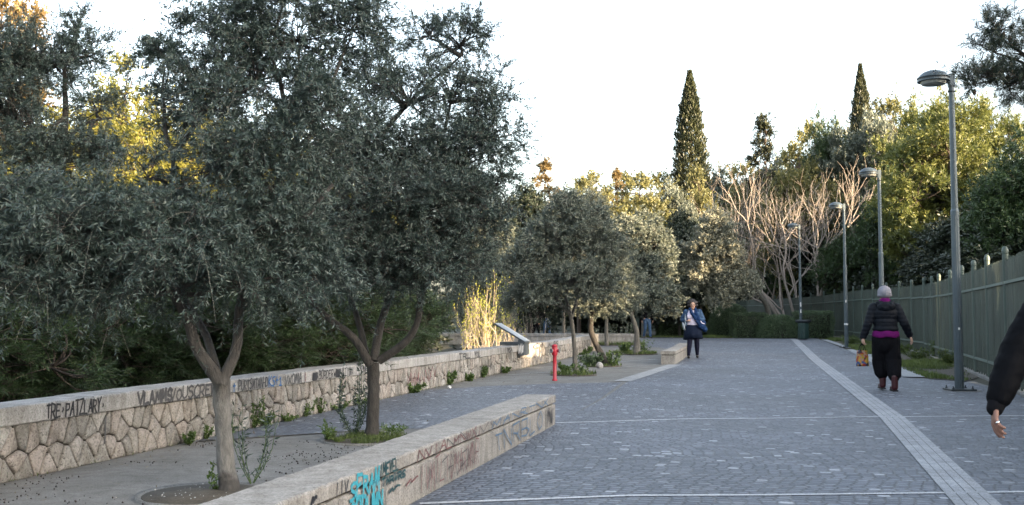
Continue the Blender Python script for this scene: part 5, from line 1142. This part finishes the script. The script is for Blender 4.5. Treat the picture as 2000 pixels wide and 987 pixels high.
def hand(wr, dr, palm_n, size=1.0, curl=.5, side=1, thumb_out=.5):
    """palm, four unequal bent fingers and a thumb; dr points along the hand, palm_n out of the palm"""
    wr = Vector(wr); dr = Vector(dr).normalized(); pn = Vector(palm_n); pn = (pn - dr * pn.dot(dr)).normalized(); sd_ = dr.cross(pn) * side; s = size; out = []
    for k, (off, ln) in enumerate(((-.030, .066), (-.010, .078), (.011, .072), (.030, .055))):
        kn = wr + dr * (.088 - abs(k - 1.3) * .004) * s + sd_ * off * s; out.append(('c', wr + dr * .015 * s + sd_ * off * .6 * s, kn, .015 * s, .0115 * s))
        c1 = curl * (.55 + .15 * k); d1 = (dr * math.cos(c1) + pn * math.sin(c1)); p1 = kn + d1 * ln * .48 * s; d2 = (dr * math.cos(c1 * 1.9) + pn * math.sin(c1 * 1.9)); p2 = p1 + d2 * ln * .32 * s
        d3 = (dr * math.cos(c1 * 2.5) + pn * math.sin(c1 * 2.5)); p3 = p2 + d3 * ln * .22 * s
        out += [('c', kn, p1, .0105 * s, .0095 * s), ('c', p1, p2, .0093 * s, .0085 * s), ('c', p2, p3, .0084 * s, .0075 * s)]
    b0_ = wr + dr * .02 * s - sd_ * .024 * s; t1 = b0_ + (dr * .7 - sd_ * thumb_out + pn * .35).normalized() * .040 * s; t2 = t1 + (dr * .9 - sd_ * thumb_out * .5 + pn * .35).normalized() * .032 * s; t3 = t2 + (dr * 1.0 - sd_ * .1 + pn * .3).normalized() * .024 * s
    out += [('c', b0_, t1, .017 * s, .013 * s), ('c', t1, t2, .0125 * s, .011 * s), ('c', t2, t3, .0108 * s, .009 * s)]
    return out
def person_shapes(J, g=1.0, fem=True):
    """continuous body from joints; J in metres, figure faces local -Y"""
    sh = []
    h = Vector(J['head']); sh += [('e', h, (.075, .092, .112)), ('e', h + Vector((0, -.012, -.05)), (.058, .072, .066)), ('e', h + Vector((0, -.092, -.012)), (.012, .018, .022)),
        ('e', h + Vector((.076, .005, -.008)), (.010, .018, .028)), ('e', h + Vector((-.076, .005, -.008)), (.010, .018, .028)), ('e', h + Vector((0, -.075, -.088)), (.024, .020, .018))]
    nk = Vector(J['neck']); sh.append(('c', h + Vector((0, .01, -.07)), nk, .052, .060))
    ch = Vector(J['chest']); pv = Vector(J['pelvis']); wa = (ch * .45 + pv * .55) + Vector((0, 0, .02))
    sh += [('e', ch + Vector((0, 0, .02)), (.155 * g, .105 * g, .17)), ('e', wa, (.13 * g, .10 * g, .15)), ('e', pv, (.165 * g, .115 * g, .13))]
    if fem: sh += [('e', ch + Vector((.07, -.085, -.01)), (.065, .055, .065)), ('e', ch + Vector((-.07, -.085, -.01)), (.065, .055, .065))]
    for s in ('L', 'R'):
        S, E, W, Hh, K, A = (Vector(J[k + s]) for k in ('sh', 'el', 'wr', 'hip', 'kn', 'an'))
        sh += [('c', nk + Vector((0, .02, -.03)), S, .050, .052), ('c', S, E, .050 * g, .040 * g), ('c', E, W, .040, .026), ('c', Hh, K, .088 * g, .056 * g), ('c', K, A + (K - A) * .6, .055 * g, .054 * g), ('c', A + (K - A) * .6, A, .054 * g, .036)]
        t = Vector(J.get('toe' + s, (0, -1, 0))).normalized(); sh += [('c', A + Vector((0, 0, -.045)) - t * .03, A + Vector((0, 0, -.055)) + t * .13, .032, .026)]
    return sh
def face(h, e, mats=('eye', 'lips', 'hair')):
    h = Vector(h)
    for s in (-1, 1):
        bm = bmesh.new(); ellm(bm, h + Vector((s * .030, -.084, .004)), (.013, .008, .007)); from_bm('eye', bm, M[mats[0]], e, True)
        bm = bmesh.new(); ellm(bm, h + Vector((s * .031, -.086, .024)), (.019, .006, .004)); from_bm('eyebrow', bm, M[mats[2]], e, True)
    bm = bmesh.new(); ellm(bm, h + Vector((0, -.085, -.055)), (.022, .008, .007)); from_bm('mouth', bm, M[mats[1]], e, True)
def nz(sc, amp, off=0): return lambda c: amp * noise.noise(Vector((c.x * sc + off, c.y * sc, c.z * sc)))
# woman walking towards the camera
gA = G(1354, 700); eA = empty('person', (gA.x, gA.y, gz(gA.y) + .008), R(-8), 'person walking nearer in white top, open blue jacket, navy scarf and skirt', 'person'); eA.scale = (1.12, 1.08, 1.03)
J = dict(head=(0, -.02, 1.555), neck=(0, .0, 1.40), chest=(0, 0, 1.22), pelvis=(0, .01, .93), shL=(.175, .02, 1.355), shR=(-.175, .02, 1.355), elL=(.275, .06, 1.13), elR=(-.275, .06, 1.12), wrL=(.155, -.12, 1.085), wrR=(-.165, -.12, 1.085),
         hipL=(.09, .01, .88), hipR=(-.09, .01, .88), knL=(.10, -.02, .48), knR=(-.09, -.10, .50), anL=(.11, .06, .10), anR=(-.13, -.16, .09))
sh = person_shapes(J, 1.13); sh += hand(J['wrL'], (-.35, -.55, .25), (-.3, .3, -.6), .95, .9, 1) + hand(J['wrR'], (.35, -.55, .25), (.3, .3, -.6), .95, .9, -1)
blob('body', sh, M['skin'], eA, .010, 3); h = Vector(J['head']); face(h, eA)
rr = random.Random(9); hs = [('e', h + Vector((0, .035, .045)), (.115, .105, .115)), ('e', h + Vector((.085, .03, -.03)), (.035, .06, .075)), ('e', h + Vector((-.085, .03, -.03)), (.035, .06, .075)), ('e', h + Vector((0, .06, -.04)), (.09, .06, .08))]
for k in range(46):
    a = rr.uniform(0, 6.28); b_ = rr.uniform(-.5, 1.3); q = Vector((math.cos(a) * math.cos(b_) * .128, .04 + math.sin(a) * math.cos(b_) * .11, .025 + math.sin(b_) * .138))
    if q.y > -.045 or q.z > .085: hs.append(('e', h + q, (.030, .030, .030)))
blob('curly_hair', hs, M['hair'], eA, .009, 1, nz(60, .006))
T = [('e', (0, 0, 1.24), (.185, .135, .175)), ('e', (0, -.01, 1.07), (.18, .15, .13)), ('e', (0, 0, .985), (.19, .15, .07)), ('e', (.08, -.095, 1.21), (.085, .075, .085)), ('e', (-.08, -.095, 1.21), (.085, .075, .085)), ('c', (-.15, .01, 1.35), (.15, .01, 1.35), .05, .05)]
blob('white_top', T, M['white_top'], eA, .012, 4, nz(14, .008))
for s, sg in (('L', 1), ('R', -1)):
    S, E, W = Vector(J['sh' + s]), Vector(J['el' + s]), Vector(J['wr' + s])
    jk = [('c', S, E, .078, .066), ('c', E, E.lerp(W, .82), .066, .050), ('c', Vector((sg * .06, .06, 1.37)), S, .06, .072), ('e', (sg * .15, .03, 1.20), (.06, .125, .19)), ('e', (sg * .175, .02, 1.02), (.05, .13, .17)), ('e', (sg * .06, .12, 1.15), (.13, .05, .24))]
    blob('jacket_side', jk, M['denim'], eA, .012, 3, nz(18, .010))
blob('jacket_flap', [('e', (-.245, -.05, .93), (.035, .09, .13), Matrix.Rotation(R(-14), 4, 'Y')), ('e', (-.20, -.09, 1.12), (.025, .05, .17))], M['grey_cloth'], eA, .010, 3, nz(14, .012))
bm = bmesh.new(); lathe(bm, [(.17, 1.03), (.19, .98), (.222, .90), (.242, .76), (.262, .555), (.250, .555), (.225, .76), (.15, .97)], 48, Matrix.Diagonal((1, .72, 1, 1)), closed=False)
for v in bm.verts:
    a_ = math.atan2(v.co.y, v.co.x); k_ = max(0, (1.0 - v.co.z)) * 2; v.co.x *= 1 + .035 * k_ * math.sin(a_ * 7); v.co.y *= 1 + .05 * k_ * math.sin(a_ * 7 + 1); v.co.z += .035 * k_ * math.sin(a_ + 2.6); v.co.y -= .02 * k_
from_bm('skirt', bm, M['navy'], eA, True)
blob('scarf', [('c', (-.07, -.06, 1.44), (-.02, -.155, 1.30), .035, .045), ('c', (-.03, -.155, 1.32), (.11, -.175, 1.08), .045, .055), ('c', (.07, -.06, 1.44), (.09, -.14, 1.30), .04, .05), ('c', (.09, -.14, 1.3), (.16, -.17, 1.10), .045, .06), ('c', (0, .07, 1.45), (.07, -.03, 1.46), .035, .035), ('c', (0, .07, 1.45), (-.07, -.03, 1.45), .035, .035),
               ('c', (.15, -.16, 1.08), (.20, -.15, .93), .065, .07)], M['navy2'], eA, .011, 3, nz(22, .014))
for s in ('L', 'R'):
    K, A = Vector(J['kn' + s]), Vector(J['an' + s]); Hp = Vector(J['hip' + s])
    blob('stocking', [('c', Hp, K, .095, .070), ('c', K, K.lerp(A, .35), .068, .069), ('c', K.lerp(A, .35), A, .069, .044)], M['tights'], eA, .011, 3)
    blob('shoe', [('c', A + Vector((0, .03, -.05)), A + Vector((0, -.13, -.058)), .042, .038), ('e', A + Vector((0, .02, -.015)), (.042, .05, .035))], M['shoe'], eA, .009, 2)
hA = empty('shoulder_bag', (0, 0, 0), 0, 'dark blue bag with white strap at the hip of the woman in blue jacket', 'bag'); hA.location = eA.matrix_world.translation if False else (gA.x, gA.y, gz(gA.y) + .008); hA.rotation_euler = (0, 0, R(-8)); hA.scale = (1.12, 1.08, 1.03)
blob('bag_body', [('e', (.265, -.10, 1.00), (.085, .06, .10), Matrix.Rotation(R(20), 4, 'Y')), ('e', (.30, -.05, .86), (.075, .05, .10), Matrix.Rotation(R(-25), 4, 'Y')), ('e', (.23, -.12, .93), (.07, .05, .09))], M['navy2'], hA, .011, 2, nz(20, .018))
blob('bag_strap', [('c', (.17, -.20, 1.12), (.235, -.20, 1.03), .013, .016), ('c', (.235, -.20, 1.03), (.30, -.16, 1.0), .014, .018)], M['white_top'], hA, .007, 1)
# woman walking away
gB = G(1732, 764); eB = empty('person', (gB.x, gB.y, .008), R(180 - 8), 'person walking away in grey beanie, puffer jacket, baggy trousers and burgundy boots', 'person'); eB.scale = (1.12, 1.08, 1.045)
J = dict(head=(0, -.02, 1.545), neck=(0, .0, 1.40), chest=(0, 0, 1.22), pelvis=(0, .01, .93), shL=(.165, .0, 1.345), shR=(-.165, .0, 1.345), elL=(.265, .06, 1.09), elR=(-.255, .03, 1.09), wrL=(.365, -.05, .89), wrR=(-.325, -.03, .86),
         hipL=(.09, .01, .88), hipR=(-.09, .01, .88), knL=(.10, .02, .48), knR=(-.07, -.10, .49), anL=(.085, .14, .10), anR=(-.04, -.10, .12))
# facing -Y locally and turned round: her local +X is image left after the half turn
J = {k: ((-v[0], v[1], v[2]) if k not in () else v) for k, v in J.items()}
sh = person_shapes(J, 1.0); sh += hand(J['wrL'], (-.35, .0, -.9), (1, 0, -.2), .95, .5, 1) + hand(J['wrR'], (.15, 0, -.95), (-1, 0, 0), .95, 1.0, -1)
blob('body', sh, M['skin'], eB, .010, 3); face(J['head'], eB)
h = Vector(J['head'])
blob('beanie', [('e', h + Vector((0, .015, .050)), (.100, .112, .112)), ('e', h + Vector((0, .015, .005)), (.105, .118, .055)), ('e', h + Vector((0, .065, .045)), (.085, .085, .095))], M['beanie'], eB, .009, 2, lambda c: .003 * math.sin(math.atan2(c.y, c.x) * 26))
blob('collar', [('e', (0, .01, 1.44), (.088, .095, .055)), ('e', (0, .02, 1.47), (.078, .085, .045))], M['purple'], eB, .010, 2, nz(25, .006))
quilt = lambda c: .007 * abs(math.sin(c.z * 46)) + .004 * noise.noise(Vector((c.x * 20, c.y * 20, c.z * 20)))
jk = [('e', (0, .0, 1.25), (.195, .145, .17)), ('e', (0, .01, 1.10), (.175, .135, .16)), ('e', (0, .01, 1.00), (.19, .145, .10)), ('c', (-.15, 0, 1.34), (.15, 0, 1.34), .068, .068)]
for s in ('L', 'R'):
    S, E, W = Vector(J['sh' + s]), Vector(J['el' + s]), Vector(J['wr' + s]); jk += [('c', S, E, .076, .062), ('c', E, E.lerp(W, .93), .062, .050)]
blob('puffer_jacket', jk, M['puffer'], eB, .010, 2, quilt)
blob('hood', [('e', (0, .10, 1.36), (.135, .075, .085)), ('c', (-.10, .06, 1.41), (.10, .06, 1.41), .045, .045), ('c', (-.10, .05, 1.42), (-.08, -.05, 1.42), .035, .03), ('c', (.10, .05, 1.42), (.08, -.05, 1.42), .035, .03)], M['puffer'], eB, .010, 2, nz(22, .012))
bm = bmesh.new(); lathe(bm, [(.178, .965), (.197, .94), (.200, .885), (.196, .862), (.184, .864), (.15, .93)], 40, Matrix.Translation((0, .01, 0)) @ Matrix.Diagonal((1, .80, 1, 1)), closed=False)
for v in bm.verts: v.co.z += .008 * math.sin(math.atan2(v.co.y, v.co.x) * 5)
from_bm('purple_hem', bm, M['purple'], eB, True)
tr_ = [('c', (0, .01, .84), (0, .01, .76), .172, .175, 20, .82)]
for s in ('L', 'R'):
    H_, K, A = Vector(J['hip' + s]), Vector(J['kn' + s]), Vector(J['an' + s]); tr_ += [('c', H_ - Vector((0, 0, .04)), K, .12, .115), ('c', K, K.lerp(A, .55) + Vector((0, .02, 0)), .118, .105), ('c', K.lerp(A, .55), A + Vector((0, 0, .10)), .10, .066)]
blob('baggy_trousers', tr_, M['black'], eB, .011, 3, lambda c: .012 * noise.noise(Vector((c.x * 13, c.y * 13, c.z * 5))) + .004 * noise.noise(Vector((c.x * 40, c.y * 40, c.z * 14))))
for s in ('L', 'R'):
    A = Vector(J['an' + s]); b_ = blob('boot', [('c', A + Vector((0, .02, .13)), A + Vector((0, .02, -.04)), .055, .048), ('c', A + Vector((0, .02, -.045)), A + Vector((0, -.14, -.052)), .046, .042)], M['boot'], eB, .009, 2)
    bm = bmesh.new(); box(bm, A + Vector((0, -.055, -.0895)), (.088, .27, .022)); bmesh.ops.bevel(bm, geom=bm.edges[:], offset=.009, segments=2, affect='EDGES'); from_bm('sole', bm, M['sole'], b_)
# her shopping bag
def mat_bag():
    m, nt, n, l, b = nodes('bright_printed_bag_cloth'); v = coord(n, l, (1, 1, 1)); vo = n.new("ShaderNodeTexVoronoi"); vo.inputs['Scale'].default_value = 22; l.new(v, vo.inputs['Vector'])
    sx = n.new("ShaderNodeSeparateColor"); l.new(vo.outputs['Color'], sx.inputs[0])
    r = ramp(n, l, sx.outputs[0], [(0.0, (0.36, 0.20, 0.02)), (0.25, (0.28, 0.03, 0.02)), (0.45, (0.30, 0.19, 0.14)), (0.6, (0.03, 0.07, 0.2)), (0.72, (0.33, 0.24, 0.03)), (0.86, (0.03, 0.02, 0.03))]); r.color_ramp.interpolation = 'CONSTANT'
    d = ramp(n, l, vo.outputs['Distance'], [(0.0, (0.9, .7, .1)), (.22, (0.9, .6, .05)), (.25, (1, 1, 1)), (1, (1, 1, 1))]); d.color_ramp.interpolation = 'CONSTANT'
    l.new(mix(n, l, 1.0, r.outputs[0], d.outputs[0], 'MULTIPLY'), b.inputs['Base Color']); b.inputs['Roughness'].default_value = .7; return m
M['bag'] = mat_bag()
wl = Matrix.Translation(eB.location) @ Matrix.Rotation(R(172), 4, 'Z') @ Matrix.Diagonal((1.12, 1.08, 1.045, 1)); hd = wl @ (Vector(J['wrL']) + Vector((-.02, 0, -.09))) if P(0, 0, 1) is None else None
cand = [wl @ (Vector(J['wr' + s])) for s in ('L', 'R')]; q = min(cand, key=lambda v: v.x)
bg_ = empty('shopping_bag', (q.x - .02, q.y + .0, q.z - .445), R(20), 'bright red and yellow patterned bag in the hand of the woman in the beanie', 'bag')
bg_.scale = (.85, .85, .9); bg_.location.z -= .045
bm = bmesh.new(); b4 = [(-.12, -.05), (.12, -.05), (.12, .05), (-.12, .05)]; t4 = [(-.105, -.03), (.105, -.03), (.105, .03), (-.105, .03)]
vb = [bm.verts.new((x, y, 0)) for x, y in b4]; vt = [bm.verts.new((x, y, .30)) for x, y in t4]; bm.faces.new(vb[::-1])
for k in range(4): bm.faces.new((vb[k], vb[(k + 1) % 4], vt[(k + 1) % 4], vt[k]))
bmesh.ops.subdivide_edges(bm, edges=bm.edges[:], cuts=4, use_grid_fill=True)
for v in bm.verts: v.co += Vector((0, 1, 0)) * .022 * noise.noise(v.co * 12) + Vector((1, 0, .4)) * .012 * noise.noise(v.co * 9)
o = from_bm('bag_body', bm, M['bag'], bg_, True); sm_ = o.modifiers.new('t', 'SOLIDIFY'); sm_.thickness = .004
for y_ in (-.03, .03):
    a = [np.array([(-.06, y_, .29), (-.045, y_ * .8, .36), (-.012, y_ * .3, .425), (.012, y_ * .3, .425), (.045, y_ * .8, .36), (.06, y_, .29)])]; V, F = tubes(np.array(a), np.full((1, 6), .008), 6); mesh_np('handle', V, F, M['black'], bg_, None, True)
# man at the right edge of the view
gC = Vector((3.02, 5.3, .008)); eC = empty('person', gC, R(180), 'person in black bomber jacket at the right edge, ringed hand hanging', 'person')
J = dict(head=(0, -.03, 1.62), neck=(0, .0, 1.46), chest=(0, 0, 1.27), pelvis=(0, .01, .97), hipL=(.09, .01, .92), hipR=(-.09, .01, .92), knL=(.10, -.16, .52), knR=(-.09, .0, .50), anL=(.10, -.30, .10), anR=(-.10, .28, .14),
         shL=(.185, .0, 1.40), shR=(-.185, .0, 1.40), elL=(.40, -.02, 1.165), elR=(-.27, .1, 1.12), wrL=(0, 0, 0), wrR=(-.27, .0, .87))
def locC(px, py, d): p = P(px, py, d) - gC; return (-p.x, -p.y, p.z)
J['shL'] = locC(2058, 555, 5.3); J['elL'] = locC(1982, 690, 5.28); J['wrL'] = locC(1944, 796, 5.22)
sh = person_shapes(J, 1.05, False)
WRL = Vector(J['wrL']); hdir = Vector(locC(1942, 850, 5.16)) - WRL
hc = hand(WRL, hdir, (-.8, .15, 0), 1.0, .55, 1, .75)
sh += hc; sh += hand(J['wrR'], (0, 0, -1), (.8, 0, 0), 1.0, .6, -1)
blob('body', sh, M['skin2'], eC, .0055, 2); h = Vector(J['head']); face(h, eC)
blob('short_hair', [('e', h + Vector((0, .02, .035)), (.086, .10, .105)), ('e', h + Vector((0, .045, -.01)), (.082, .07, .07))], M['hair'], eC, .01, 2, nz(60, .004))
wr_ = lambda c: .008 * noise.noise(Vector((c.x * 9, c.y * 9, c.z * 14))) + .0035 * noise.noise(Vector((c.x * 26, c.y * 26, c.z * 34)))
jk = [('e', (0, 0, 1.30), (.215, .155, .18)), ('e', (0, 0, 1.12), (.19, .15, .18)), ('e', (0, .01, 1.0), (.19, .15, .10)), ('c', (-.16, 0, 1.40), (.16, 0, 1.40), .07, .07), ('e', (0, .02, 1.47), (.10, .10, .075)), ('c', (0, .02, 1.43), J['shL'], .078, .085), ('c', (0, .02, 1.43), J['shR'], .078, .08)]
for s in ('L', 'R'):
    S, E, W = Vector(J['sh' + s]), Vector(J['el' + s]), Vector(J['wr' + s]); jk += [('c', S, E, .086, .080), ('c', E, E.lerp(W, .55), .080, .074), ('c', E.lerp(W, .55), E.lerp(W, .80), .074, .062)]
blob('bomber_jacket', jk, M['bomber'], eC, .008, 3, wr_)
for s in ('L', 'R'):
    E, W = Vector(J['el' + s]), Vector(J['wr' + s]); blob('cuff', [('c', E.lerp(W, .88), E.lerp(W, 1.02), .047, .041)], M['black'], eC, .006, 1)
tr_ = [('c', (0, .01, .98), (0, .01, .90), .16, .17, 20, .8)]
for s in ('L', 'R'):
    H_, K, A = Vector(J['hip' + s]), Vector(J['kn' + s]), Vector(J['an' + s]); tr_ += [('c', H_, K, .10, .078), ('c', K, A, .076, .058)]
    blob('shoe', [('c', A + Vector((0, .03, -.05)), A + Vector((0, -.15, -.055)), .046, .042), ('e', A + Vector((0, .02, -.01)), (.045, .055, .04))], M['shoe'], eC, .009, 2)
blob('trousers', tr_, M['black'], eC, .011, 3, nz(14, .008))
fk = [s_ for s_ in hc if s_[0] == 'c'][1 + 4 * 0:]; kn = hc[13][1].lerp(hc[13][2], .5); dirr = (hc[13][2] - hc[13][1]).to_track_quat('Z', 'Y').to_matrix().to_4x4()
bm = bmesh.new(); lathe(bm, [(.0112, -.003), (.0122, 0), (.0112, .003)], 16, Matrix.Translation(kn) @ dirr, closed=False); from_bm('ring', bm, M['ring'], eC, True)
# distant people
def far_person(px, py, d, rz, label, top, bottom, hairm, scale=1.0, glasses=False, arms=0.0):
    g = P(px, py, d); e = empty('person', (g.x, d, gz(d) + .008), rz, label, 'person'); e.scale = (scale,) * 3
    J = dict(head=(0, -.02, 1.60), neck=(0, 0, 1.45), chest=(0, 0, 1.26), pelvis=(0, .01, .96), shL=(.19, 0, 1.39), shR=(-.19, 0, 1.39), elL=(.26, .03, 1.12), elR=(-.26, -.02, 1.12), wrL=(.28, -.06, .88), wrR=(-.29, -.08, .88), hipL=(.09, 0, .9), hipR=(-.09, 0, .9), knL=(.11, -.12, .5), knR=(-.09, .02, .48), anL=(.12, -.18, .09), anR=(-.10, .18, .12))
    sh = person_shapes(J, 1.05, False) + hand(J['wrL'], (0, 0, -1), (-1, 0, 0), 1, .6, 1) + hand(J['wrR'], (0, 0, -1), (1, 0, 0), 1, .6, -1)
    blob('body', sh, M['skin'], e, .013, 2); h = Vector(J['head']); face(h, e)
    blob('hair', [('e', h + Vector((0, .025, .035)), (.09, .10, .105)), ('e', h + Vector((0, .05, -.04)), (.085, .06, .10 if glasses else .06))], M[hairm], e, .012, 2)
    jk = [('e', (0, 0, 1.30), (.20, .145, .17)), ('e', (0, 0, 1.10), (.18, .14, .18)), ('e', (0, .01, 1.45), (.085, .085, .06)), ('c', (0, .02, 1.42), J['shL'], .07, .075), ('c', (0, .02, 1.42), J['shR'], .07, .075)] + [q for s in ('L', 'R') for q in (('c', J['sh' + s], J['el' + s], .072, .060), ('c', J['el' + s], Vector(J['el' + s]).lerp(Vector(J['wr' + s]), .9), .060, .046))]
    blob('jacket', jk, M[top], e, .014, 2, nz(14, .008))
    tr_ = [('c', (0, .01, .97), (0, .01, .90), .155, .165, 20, .8)] + [q for s in ('L', 'R') for q in (('c', J['hip' + s], J['kn' + s], .098, .076), ('c', J['kn' + s], J['an' + s], .074, .062))]
    blob('trousers', tr_, M[bottom], e, .014, 2, nz(14, .008))
    for s in ('L', 'R'): A = Vector(J['an' + s]); blob('shoe', [('c', A + Vector((0, .03, -.05)), A + Vector((0, -.15, -.055)), .046, .042)], M['shoe'], e, .012, 1)
    if glasses:
        for s in (-1, 1):
            bm = bmesh.new(); ellm(bm, h + Vector((s * .032, -.094, .006)), (.028, .006, .022)); from_bm('sunglasses_lens', bm, M['shoe'], e, True)
    return e
far_person(1264, 664, 51.5, R(10), 'person in dark top and blue jeans standing under the golden-topped olive', 'black', 'jeans', 'hair', 1.0)
far_person(1068, 660, 50.5, R(12), 'person in black jacket, jeans and sunglasses beyond the parapet end', 'black', 'jeans', 'hair', 1.0, True)
far_person(1046, 660, 51.5, R(60), 'person all in black half hidden by the bare twigs behind the parapet', 'black', 'black', 'hair', .93)

g = G(1106, 731); weed('small_plant', 'round-leaved weed left of the slender straight olive', g, .22, .24, 651, n=260, leaf=.06, mat='weed', stems=10, group=None, lw=.8, cat='plant')
g = G(1141, 729); weed('small_plant', 'sparse weed right of the slender straight olive', g, .2, .22, 652, n=120, leaf=.06, mat='weed', stems=8, group=None, lw=.6, cat='plant')
g = G(1222, 690); weed('small_plant', 'bushy weed left of the olive by the far bench wall', g, .4, .35, 653, n=500, leaf=.08, mat='weed', stems=16, group=None, lw=.6, cat='plant')
g = G(1262, 690); weed('small_plant', 'spiky weed right of the olive by the far bench wall', g, .4, .45, 654, n=300, leaf=.08, mat='weed', stems=16, group=None, lw=.4, cat='plant')
